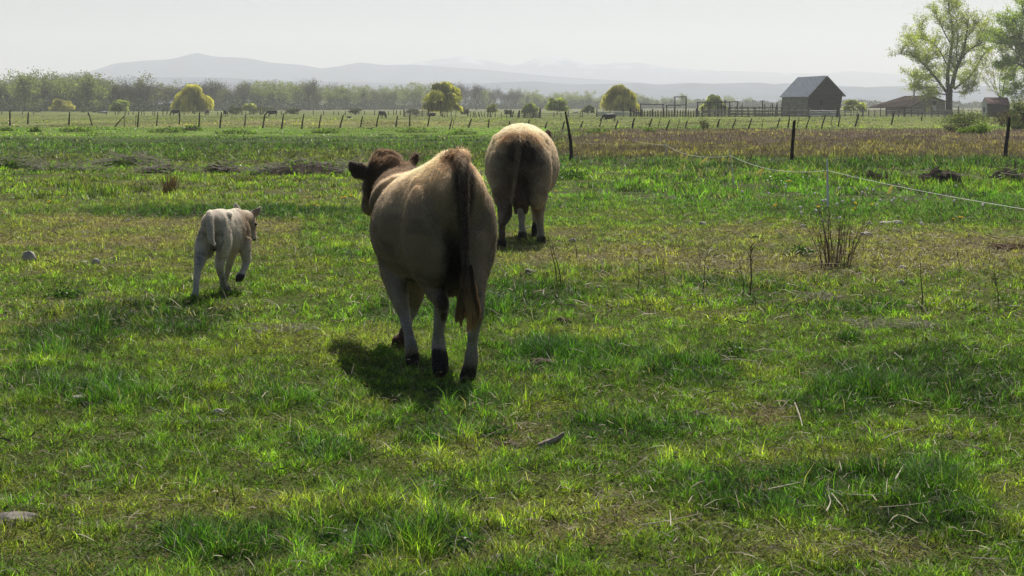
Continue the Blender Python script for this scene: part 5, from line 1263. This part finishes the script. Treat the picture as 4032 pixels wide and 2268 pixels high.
# straws and sticks one can point at
def stick(label, pts, r, m=None, zs=None, name='straw', group='pale straws lying on the grass', cat='straw'):
    P_ = []
    for i, (a, b) in enumerate(pts):
        z = (zs[i] if zs else .05); P_.append(G(a, b, z))
    q, rr = smooth_path(P_, [r*.62*(1-.5*i/(len(pts)-1)) for i in range(len(pts))], 3); mb = MB(); mb.tube(q, [x[0] for x in rr], 5)
    o = mb.build(name, m or M_DRY, loc=P_[0]); return tag(o, label, cat, group)
S4 = 2576/2032
def s4(l): return [(2000+a/S4, 1200+b/S4) for a, b in l]
for lab, l, r in [('thick pale straw slanting down in the middle right grass', [(1432, 490), (1455, 550), (1470, 605)], .006), ('short yellowish straw crossing the thick slanting one', [(1365, 562), (1410, 558), (1455, 556)], .004),
    ('long thin pale straw near the bottom, rising to the right', [(650, 1100), (810, 1075), (970, 1040)], .0035), ('white upright husk beside the long straw near the bottom', [(812, 1105), (812, 1065), (808, 1025)], .005),
    ('bright white husk in the lower right grass', [(1935, 870), (1955, 835), (1975, 800)], .006), ('white slanting straw right of the bright husk', [(2073, 820), (2085, 870), (2103, 915)], .005), ('brown twig below the dark tuft at the upper middle right', [(1065, 275), (1150, 272), (1245, 282)], .006),
    ('short pale twig slanting up in the right middle', [(1655, 335), (1695, 322), (1740, 305)], .006), ('pale forked twig end right of the dry grass tuft', [(1930, 240), (1950, 255), (1972, 275)], .006), ('long curved pale stem in the right grass', [(1870, 670), (1960, 630), (2065, 617)], .004),
    ('two toned twig in the dark grass at the right', [(1970, 470), (2020, 482), (2065, 496)], .006), ('pale stem lying flat below the white husks', [(1690, 945), (1800, 950), (1900, 940)], .003), ('thin pale straw rising at the lower right', [(1850, 1010), (1990, 1000), (2115, 982)], .003),
    ('short dark twig under the brown clod', [(1300, 920), (1370, 905), (1460, 885)], .006), ('bent straw near the bottom right of centre', [(1590, 1030), (1610, 985), (1600, 950)], .006), ('thin straw crossing the bent one', [(1615, 940), (1640, 970), (1668, 1005)], .005),
    ('pale straw near the right bottom corner', [(2310, 1262), (2400, 1266), (2490, 1272)], .003), ('fine pale stem in the upper middle grass', [(1290, 225), (1340, 228), (1400, 235)], .003), ('fine pale straw above the middle dung pat', [(820, 455), (870, 452), (935, 462)], .004),
    ('slanting pale stem left of the middle right clod', [(1118, 490), (1135, 508), (1150, 525)], .003), ('thin straw at the far right middle', [(2175, 296), (2220, 293), (2270, 288)], .003)]:
    stick(lab, s4(l), r)
stick('pale straw beside the shadow of the brown cow', [(1850, 1555), (1880, 1568), (1905, 1580)], .003); stick('curved white stick between the legs of the cream cow', [(2068, 897), (2085, 892), (2106, 897)], .012, zs=[.02, .06, .03])
stick('dark stick propped in the dead weed clump', [(3190, 1052), (3240, 1040), (3310, 1040)], .012, m=M_STALK, zs=[.02, .12, .32], name='stick', cat='stick')
stick('fallen stalk in front of the dead weed clump', [(2970, 1062), (3060, 1062), (3150, 1058)], .006, name='straw')
stick('white rib of straw right of the dead weed clump', [(3470, 1000), (3474, 1010), (3486, 1017)], .008, name='straw')

# upright dry stalks
def stalk(label, px, py, top, lean=0, r=.005, forks=2, group='dry upright stalks in the grass'):
    b = G(px, py); h = (py-top)/FPX*b.y; root = None; mb = MB(); L = Vector((lean/FPX*b.y, random.uniform(-.05, .05), h))
    mb.tube([Vector((0, 0, -.03)), L*.35+Vector((.012, 0, 0)), L*.7, L], [r, r*.85, r*.6, r*.35], 5)
    for k in range(forks):
        t = random.uniform(.45, .95); s = L*t; d = Vector((random.choice([-1, 1])*random.uniform(.25, .7), random.uniform(-.4, .4), random.uniform(.5, 1))).normalized()*h*random.uniform(.12, .28)
        mb.tube([s, s+d*.5+Vector((0, 0, .01)), s+d], [r*.5, r*.4, r*.2], 4)
    o = mb.build('dry_stalk', M_STALK); o.location = b; return tag(o, label, 'stalk', group)
for args in [('thick dry stalk with a tangled top, left of the dead weed clump', 2952, 1160, 965, 6, .008, 8), ('thin stalk left of the tangled one', 2930, 1165, 1000, -22, .004, 2), ('short dry stalk in the green between cow and rope fence', 2754, 1060, 968, 0, .004, 1), ('tall thin dry stalk in the middle grass', 2764, 1160, 1010, 14, .005, 1),
    ('tall dark stalk right of the cream cow pair of stalks', 2506, 1165, 984, 12, .005, 0), ('long slanting stalk beside the cream cow, leftmost', 2195, 1120, 930, -36, .006, 2), ('second slanting stalk beside the cream cow', 2212, 1130, 950, -40, .006, 1), ('upright stalk over the small stone right of the cream cow', 2272, 1020, 905, -20, .005, 0),
    ('short stalk left of the small stone right of the cream cow', 2238, 1000, 940, -18, .005, 0), ('bent stalk in the green right of the cream cow', 2618, 1130, 1020, -10, .004, 2), ('dry stalk at the right of the green pasture', 3628, 1230, 1035, 2, .006, 0), ('forked dry stalk behind the flat grey stone', 3396, 1010, 945, 0, .004, 2),
    ('thin stalk right of the forked one', 3448, 1000, 940, 4, .004, 1), ('dry stalk at the far right above the bare strip', 3895, 1050, 955, 0, .004, 1), ('fine stalk at the lower left middle of the grass', 911, 2000, 1905, 0, .004, 0), ('branching stalk at the right edge of the pasture', 3930, 1210, 1060, -20, .005, 5), ('stalk with curled side twigs at the right middle', 3780, 1080, 990, -16, .005, 4),
    ('low stalk below the tangled one', 2972, 1215, 1130, -8, .004, 2), ('thin pale stalk above the long dark dung pat', 2140, 1440, 1310, 30, .004, 0), ('stub of a stalk in the khaki strip at the left', 262, 772, 715, 2, .008, 2), ('faint stalk in the left green strip', 650, 745, 660, 0, .006, 1)]: stalk(*args)
def clump(label, px, py, w, h, n, m, name='weed_clump', r=.005, cat='weed clump', spread=.25, group=None, seed=1, curl=0.0):
    b = G(px, py); k = b.y/FPX; R = random.Random(seed); mb = MB()
    for i in range(n):
        x = R.uniform(-.5, .5)*w*k*.7; hh = h*k*R.uniform(.45, 1); le = (x/(w*k)+R.uniform(-.35, .35))*spread*hh*2
        y = R.uniform(-.2, .2)
        pts = [Vector((x, y, -.02)), Vector((x+le*.35, y, hh*.4)), Vector((x+le*.7, y+R.uniform(-.05, .05), hh*.75)), Vector((x+le*(1+curl), y, hh*(1-curl*.5)))]
        mb.tube(pts, [r, r*.85, r*.6, r*.3], 4)
        for j in range(3):
            t = R.uniform(.4, .95); s = pts[0].lerp(pts[3], t); d = Vector((R.uniform(-1, 1), R.uniform(-.5, .5), R.uniform(.3, 1))).normalized()*hh*R.uniform(.06, .2); mb.tube([s, s+d], [r*.45, r*.2], 4)
    o = mb.build(name, m); o.location = b; return tag(o, label, cat, group)
clump('tall clump of dead reddish weed stems in front of the rope post', 3292, 1060, 150, 262, 40, M_STALK, r=.0036, spread=.42, seed=4)
clump('tuft of straw coloured dead grass in the right middle', 3420, 1300, 90, 60, 60, M_DRY, name='grass_tuft', r=.003, cat='grass tuft', spread=1.2, seed=5, curl=.6)
clump('dry rusty grass tuft in the left green strip', 670, 762, 60, 78, 60, mat('rusty_grass', (.26, .14, .06), rough=.9), name='grass_tuft', r=.006, cat='grass tuft', spread=.35, seed=6)
clump('low rusty weed mat at the right edge', 3985, 985, 170, 34, 120, mat('rusty_weed', (.17, .10, .06), rough=.9), name='weed_clump', r=.006, spread=1.2, seed=7, curl=.4)
clump('grey tangled dead weeds in the dark grass, left of the brown cow', 1100, 1310, 170, 46, 90, M_DRY, name='weed_clump', r=.0025, spread=1.6, seed=8, curl=.7)
clump('fine grey dead stems right of the middle pasture', 3240, 1190, 120, 60, 60, M_DRY, name='weed_clump', r=.003, spread=1.2, seed=9, curl=.5)
clump('grey dead stems at the right side of the pasture', 3620, 1300, 140, 60, 60, M_DRY, name='weed_clump', r=.003, spread=1.2, seed=12, curl=.5)
clump('brown twiggy weeds growing in front of the right dirt mound', 3480, 720, 120, 60, 30, M_STALK, name='weed_clump', r=.006, spread=.4, seed=10)
clump('dry twigs rising over the rightmost dirt mound', 3985, 700, 110, 90, 36, M_STALK, name='weed_clump', r=.006, spread=.35, seed=11)
# green broadleaf tufts
def tuft(label, px, py, w, h, col, n, seed, leaf=.02, blade=False):
    b = G(px, py); k = b.y/FPX; R = np.random.default_rng(seed)
    m = M_GRASS
    if blade:
        x = R.normal(0, w*k*.27, n); y = R.normal(0, w*k*.45, n); o = blades('grass_tuft', x, y, h*k*(.5+.6*R.random(n)), np.full(n, .005), np.array([col])*(.6+.7*R.random((n, 1))), .2+.6*R.random(n), m)
    else:
        P0 = np.stack([R.normal(0, w*k*.24, n), R.normal(0, w*k*.3, n), np.abs(R.normal(0, h*k*.4, n))], 1); V, F, C = leaf_quads(P0, leaf, np.array([col])*(.6+.7*R.random((n, 1)))); o = bpy.data.objects.new('weed_plant', None); link(o); nmesh('leaves', V, F, m, o, cols=C)
    o.location = b; return tag(o, label, 'plant', 'green tufts and weeds in the pasture')
tuft('bright green leafy weed beside the front hoof of the brown cow', 1508, 1405, 90, 50, (.16, .27, .03), 500, 1, .022)
tuft('long bladed grass tuft lit in the dark patch left of centre', 555, 1290, 90, 70, (.15, .23, .04), 60, 2, blade=True)
tuft('dense dark green tuft above the bare patch', 1950, 1725, 150, 50, (.05, .11, .025), 700, 3, .02)
tuft('dark clover tuft above the brown clod, lower right', 3080, 1905, 150, 60, (.045, .10, .02), 700, 4, .02)
tuft('dense dark tuft left of the small right of centre straw tuft', 3345, 1350, 80, 60, (.04, .09, .02), 500, 5, blade=True)
tuft('dark leafy weeds at the far right middle', 3850, 1600, 150, 36, (.05, .10, .025), 600, 6, .022)
tuft('tall lush grass tuft in the lower right', 3700, 1920, 200, 110, (.07, .15, .025), 1100, 7, blade=True)
tuft('dark green tuft near the bottom, left of centre', 1300, 2165, 130, 60, (.035, .08, .02), 600, 8, .02)
tuft('dark weed beside the twig in the upper middle right', 2900, 1400, 110, 50, (.04, .085, .02), 500, 9, .02)
tuft('leafy green weed right of the cream cow', 2250, 705, 130, 40, (.08, .15, .03), 900, 10, .06)
tuft('lush green weeds under the rope by the yellow flowers', 3120, 715, 260, 34, (.09, .19, .03), 1400, 11, .05)
tuft('dark leafy tuft left of the weed clump', 3150, 1010, 110, 44, (.045, .09, .025), 600, 12, .03)
tuft('dark low weed at the left, below the grey stone', 250, 1175, 130, 36, (.04, .085, .02), 700, 13, .025)
tuft('bluish green leafy tuft at the lower centre', 1800, 2160, 150, 60, (.06, .12, .045), 800, 14, .02)
tuft('dark grass tuft right of the hooves of the brown cow', 2160, 1400, 200, 90, (.04, .10, .02), 900, 15, blade=True)

# ---- rope fence
D1, D2, D3 = gd(822), gd(725), gd(622)
def fpost(label, base, top, r, d): return post('fence_post', P(base[0], base[1], d), P(top[0], top[1], d), r, M_WHITE, label, 'fence post', 'white posts of the rope fence', n=7)
fpost('near white plastic post of the rope fence', (3260, 826), (3257, 630), .021, D1); fpost('thin white post in the middle of the rope fence', (2891, 728), (2872, 590), .014, D2); fpost('faint far thin post of the rope fence', (2621, 622), (2624, 548), .014, D3)
rope = []
A0 = P(2490, 553, 62); A1 = P(2622, 571, D3); A2 = P(2878, 613, D2); A3 = P(3257, 671, D1); A4 = P(4110, 836, 15.0)
def span(a, b, sag, n=10): return [a.lerp(b, i/n)-Vector((0, 0, sag*4*(i/n)*(1-i/n))) for i in range(n)]
full = span(A0, A1, .03)+span(A1, A2, .16)+span(A2, A3, .14)+span(A3, A4, .03)+[A4]
root = empty('rope', A0, 'thin white fence rope with yellow ribbons running toward us on the right', 'rope'); mb = MB(); mb.tube([p-A0 for p in full], [.0030 if p.y < 24 else .0034 if p.y < 34 else .0036 for p in full], 5, caps=False)
mb.build('cord', M_WHITE, root)
def ribbon(px, dx, dy, w, parent, path=None, pz=None):
    P_ = path or full
    best = min(range(len(P_)-1), key=lambda i: min(abs(2016+P_[i].x/P_[i].y*FPX-px), 1e9)+(0 if (2016+P_[i].x/P_[i].y*FPX-px) <= 0 else 5))
    a, b = P_[best], P_[best+1]; xa, xb = [2016+q.x/q.y*FPX for q in (a, b)]; t = max(0, min(1, (px-xa)/(xb-xa+1e-6))); s = a.lerp(b, t); k = s.y/FPX
    mb = MB(); e = Vector((dx*k, .02, -dy*k)); side = Vector((.9, .3, .1))*w*2.2*k/2; m_ = s+e*.5+Vector((0, .015, .01)); ps = [s, m_, s+e]; vs = []
    for i, q in enumerate(ps): wv = side*(.5, 1, .8)[i]; vs += [q-wv-A0, q+wv-A0, q+wv-A0+Vector((0, .003, 0)), q-wv-A0+Vector((0, .003, 0))]
    fs = []
    for i in (0, 4):
        for j in range(4): fs.append((i+j, i+(j+1) % 4, i+4+(j+1) % 4, i+4+j))
    fs += [(3, 2, 1, 0), (8, 9, 10, 11)]; mb.add(vs, fs); mb.build('ribbon', M_YEL, parent)
for a in [(2686, -4, 22, 6), (2711, -10, 16, 5), (2787, -30, 26, 6), (2847, 0, 20, 6), (2870, -6, 26, 6), (2868, -10, 22, 5), (3000, -26, 26, 5), (2999, -13, 36, 5), (3254, -6, 28, 6), (3252, 0, 58, 5), (3515, -14, 34, 9)]: ribbon(*a, root)
Dp = 46.5; B0 = P(2250, 562, gd(632)); B1 = P(3112, 571, gd(628)); B2 = P(3960, 575, gd(622)); path2 = span(B0, B1, .05, 12)+span(B1, B2, .05, 12)+[B2]; A0_ = A0
root2 = empty('rope', B0, 'faint rope strung between the tall old posts across the brown weeds', 'rope'); mb = MB(); mb.tube([p-B0 for p in path2], .003, 5, caps=False); mb.build('cord', M_DRY, root2)
A0 = B0
for a in [(2948, -14, 14, 5), (2984, -6, 12, 5), (3330, -12, 14, 6)]: ribbon(*a, root2, path2)
A0 = A0_

# ---- dandelions
def dandelion(px, py, kind, label, s=1.0):
    b = G(px, py, .16); k = b.y; root = empty('dandelion', (b.x, b.y, 0), label, 'flower', 'dandelion seed heads' if kind == 'puff' else 'yellow dandelions')
    mb = MB(); mb.tube([(0, 0, 0), (.01, 0, .08), (0, 0, .155)], [.003, .0025, .002], 4); mb.build('stem', M_GREENSTEM, root)
    mb = MB(); R = random.Random(int(px*7+py))
    if kind == 'puff':
        for i in range(90):
            d = Vector((R.gauss(0, 1), R.gauss(0, 1), R.gauss(0, 1))).normalized()*.026*s; u = d.orthogonal().normalized()*.006; w = d.cross(u).normalized()*.006; c = Vector((0, 0, .165)); mb.add([c+d-u, c+d+w, c+d+u, c+d*.3], [(0, 1, 2), (0, 1, 3), (1, 2, 3)])
        mb.build('seed_head', M_PUFF, root)
    else:
        for i in range(26):
            a = R.uniform(0, 6.283); d = Vector((math.cos(a), math.sin(a), R.uniform(.1, .9))).normalized()*.024*s; w = Vector((-math.sin(a), math.cos(a), 0))*.005; c = Vector((0, 0, .155)); mb.add([c, c+d*.6-w, c+d, c+d*.6+w], [(0, 1, 2, 3)])
        mb.build('flower_head', M_PETAL, root)
pf = [(304,68),(292,372),(703,370),(772,436),(798,432),(572,495),(713,525),(921,318),(950,443),(900,466),(1050,430),(1124,360),(1170,328),(1288,433),(1411,420),(1390,438),(1255,472),(1519,430),(1952,434),(2207,472),(1966,302),(1637,45),(435,288),(440,314),(578,543),(1655,640),(926,592),(50,355),(1225,338)]
pf = sorted([(2900+a/2.2756, 600+b/2.2756) for a, b in pf])
for i, (a, b) in enumerate(pf): dandelion(a, b, 'puff', f'white dandelion seed head near the rope fence, {ordinal(i+1)} from the left', .85)
yf = [(2900+a/2.2756, 600+b/2.2756) for a, b in [(450,255),(462,258),(478,252),(492,258),(740,485),(728,488),(340,480),(352,470),(1225,462),(1210,465),(1070,460),(1065,450),(2000,578),(2020,580),(2360,340),(1940,595),(1060,500),(1040,520)]]
yf += [(350/1.7766, 500+518/1.7766), (340/1.7766, 500+524/1.7766), (440/1.7766, 500+490/1.7766), (2410/1.7766, 500+488/1.7766), (2390/1.7766, 500+494/1.7766), (2540/1.7766, 500+495/1.7766), (2200/1.7766, 500+540/1.7766), (2225/1.7766, 500+548/1.7766), (2150/1.7766, 500+545/1.7766), (2150/1.7766, 500+490/1.7766),
       (1360, 773), (1385, 770), (1430, 778), (1452, 790), (2190, 752)]
for i, (a, b) in enumerate(sorted(yf)): dandelion(a, b, 'yellow', f'small yellow dandelion in the pasture, {ordinal(i+1)} from the left', 1.15)

# ---- brush piles and mounds
def mound(label, px0, px1, py, h, kind, seed, twigs=0, green=300, leafc=(.10, .18, .035), group='brush and dirt mounds', name='mound', cat='mound', tw=.9):
    c = G((px0+px1)/2, py); k = c.y/FPX; W = (px1-px0)*k; H = h*k; R = np.random.default_rng(seed); root = empty(name, c, label, cat, group)
    n = 60; m = 24; u = np.linspace(-1, 1, n); v = np.linspace(-1, 1, m); U, Vv = np.meshgrid(u, v); rr = np.sqrt(U**2+Vv**2)
    prof = np.clip(1-rr**2, 0, 1)**.7*(.45+1.0*fbm(U*W, Vv*W*.3, W*.22, seed, 3)); Z = prof*H-.02+(fbm(U*W, Vv*2, .25, seed+1, 2)-.5)*H*.35*(rr < 1)
    V = np.stack([U*W/2, Vv*min(W*.35, 1.2), Z], -1).reshape(-1, 3); i = np.arange(m-1)[:, None]*n+np.arange(n-1)[None]
    nmesh('heap', V, np.stack([i, i+1, i+1+n, i+n], -1).reshape(-1, 4), M_SOIL if kind == 'soil' else M_TURF, root, smooth=False)
    if green:
        q = R.integers(0, len(V), green); P0 = V[q]+R.normal(0, .05, (green, 3)); P0[:, 2] = np.abs(P0[:, 2])+.02; V2, F2, C2 = leaf_quads(P0, .07 if c.y < 50 else .16, np.array([leafc])*(.5+.9*R.random((green, 1)))); nmesh('foliage', V2, F2, M_LEAF, root, cols=C2)
    if twigs:
        mb = MB()
        for t in range(twigs):
            a = R.uniform(-.5, .5)*W*.95; y = R.uniform(-.5, .5)*.9; z = H*(.2+.9*max(0, 1-(2*a/W)**2))*R.uniform(.3, 1); an = R.normal(0, .5)+(3.14 if R.random() < .5 else 0); L = tw*R.uniform(.25, 1.1)*(1 if R.random() < .9 else 1.6)
            d = Vector((math.cos(an), R.uniform(-.4, .4), math.sin(an)*.6+.12))*L; s = Vector((a, y, z)); r = R.uniform(.006, .012)
            mb.tube([s-d*.5, s+Vector((0, 0, R.uniform(-.05, .05))), s+d*.5], [r, r*.8, r*.4], 4)
        mb.build('twigs', M_BRUSH, root)
mound('long pile of pale dry branches on a grassy heap, left', 390, 640, 655, 42, 'turf', 1, 230, 800, name='brush_pile', cat='brush pile')
mound('low pile of branches at the left picture edge', -60, 150, 662, 44, 'turf', 2, 130, 700, name='brush_pile', cat='brush pile')
mound('scattered dry branches over dark weeds between the two left piles', 120, 390, 675, 24, 'turf', 3, 120, 400, name='brush_pile', cat='brush pile')
mound('low dark brushy ridge right of the long branch pile', 560, 740, 680, 28, 'soil', 4, 80, 300, name='brush_pile', cat='brush pile')
mound('dark dirt ridge with dead leaves, middle left', 775, 960, 683, 38, 'soil', 5, 26, 120)
mound('long dark weedy mound with branches left of the head of the brown cow', 985, 1390, 688, 50, 'soil', 6, 130, 800, name='brush_pile', cat='brush pile')
mound('tangle of pale branches just behind the ear of the brown cow', 1240, 1480, 672, 26, 'turf', 7, 120, 300, name='brush_pile', cat='brush pile', tw=1.3)
mound('dark crumbly dirt mound on the right beyond the rope', 3600, 3800, 718, 54, 'soil', 8, 8, 60)
mound('small dark dirt clump left of the crumbly mound', 3375, 3480, 706, 32, 'soil', 9, 6, 120)
mound('dark dirt mound at the right picture edge', 3885, 4060, 712, 44, 'soil', 10, 16, 120)
for i, (x0, x1, y, h, kd, lab) in enumerate([(0, 45, 517, 10, 'turf', 'small green hump at the left end of the bank'), (118, 160, 520, 12, 'soil', 'small brown hump on the bank'), (235, 360, 520, 15, 'turf', 'long low green hump on the bank below the second leaning post'), (590, 730, 522, 16, 'turf', 'green weedy hump below the middle leaning posts'),
        (715, 790, 514, 14, 'soil', 'bare brown hump beside the green weedy one'), (850, 1010, 528, 14, 'turf', 'low green hump right of the bare brown one'), (1230, 1330, 525, 12, 'turf', 'low green hump left of the small weedy ones'), (1560, 1720, 522, 14, 'turf', 'weedy green hump left of the cream cow'), (1760, 1880, 530, 12, 'turf', 'dark green hump beside the cream cow'),
        (2310, 2400, 524, 14, 'turf', 'green hump right of the bent post'), (2530, 2580, 520, 8, 'soil', 'small dark clod among the leaning posts right of the bent post')]):
    mound(lab, x0, x1, y, h, kd, 20+i, 0, 200, (.10, .17, .035), 'green humps on the bank')
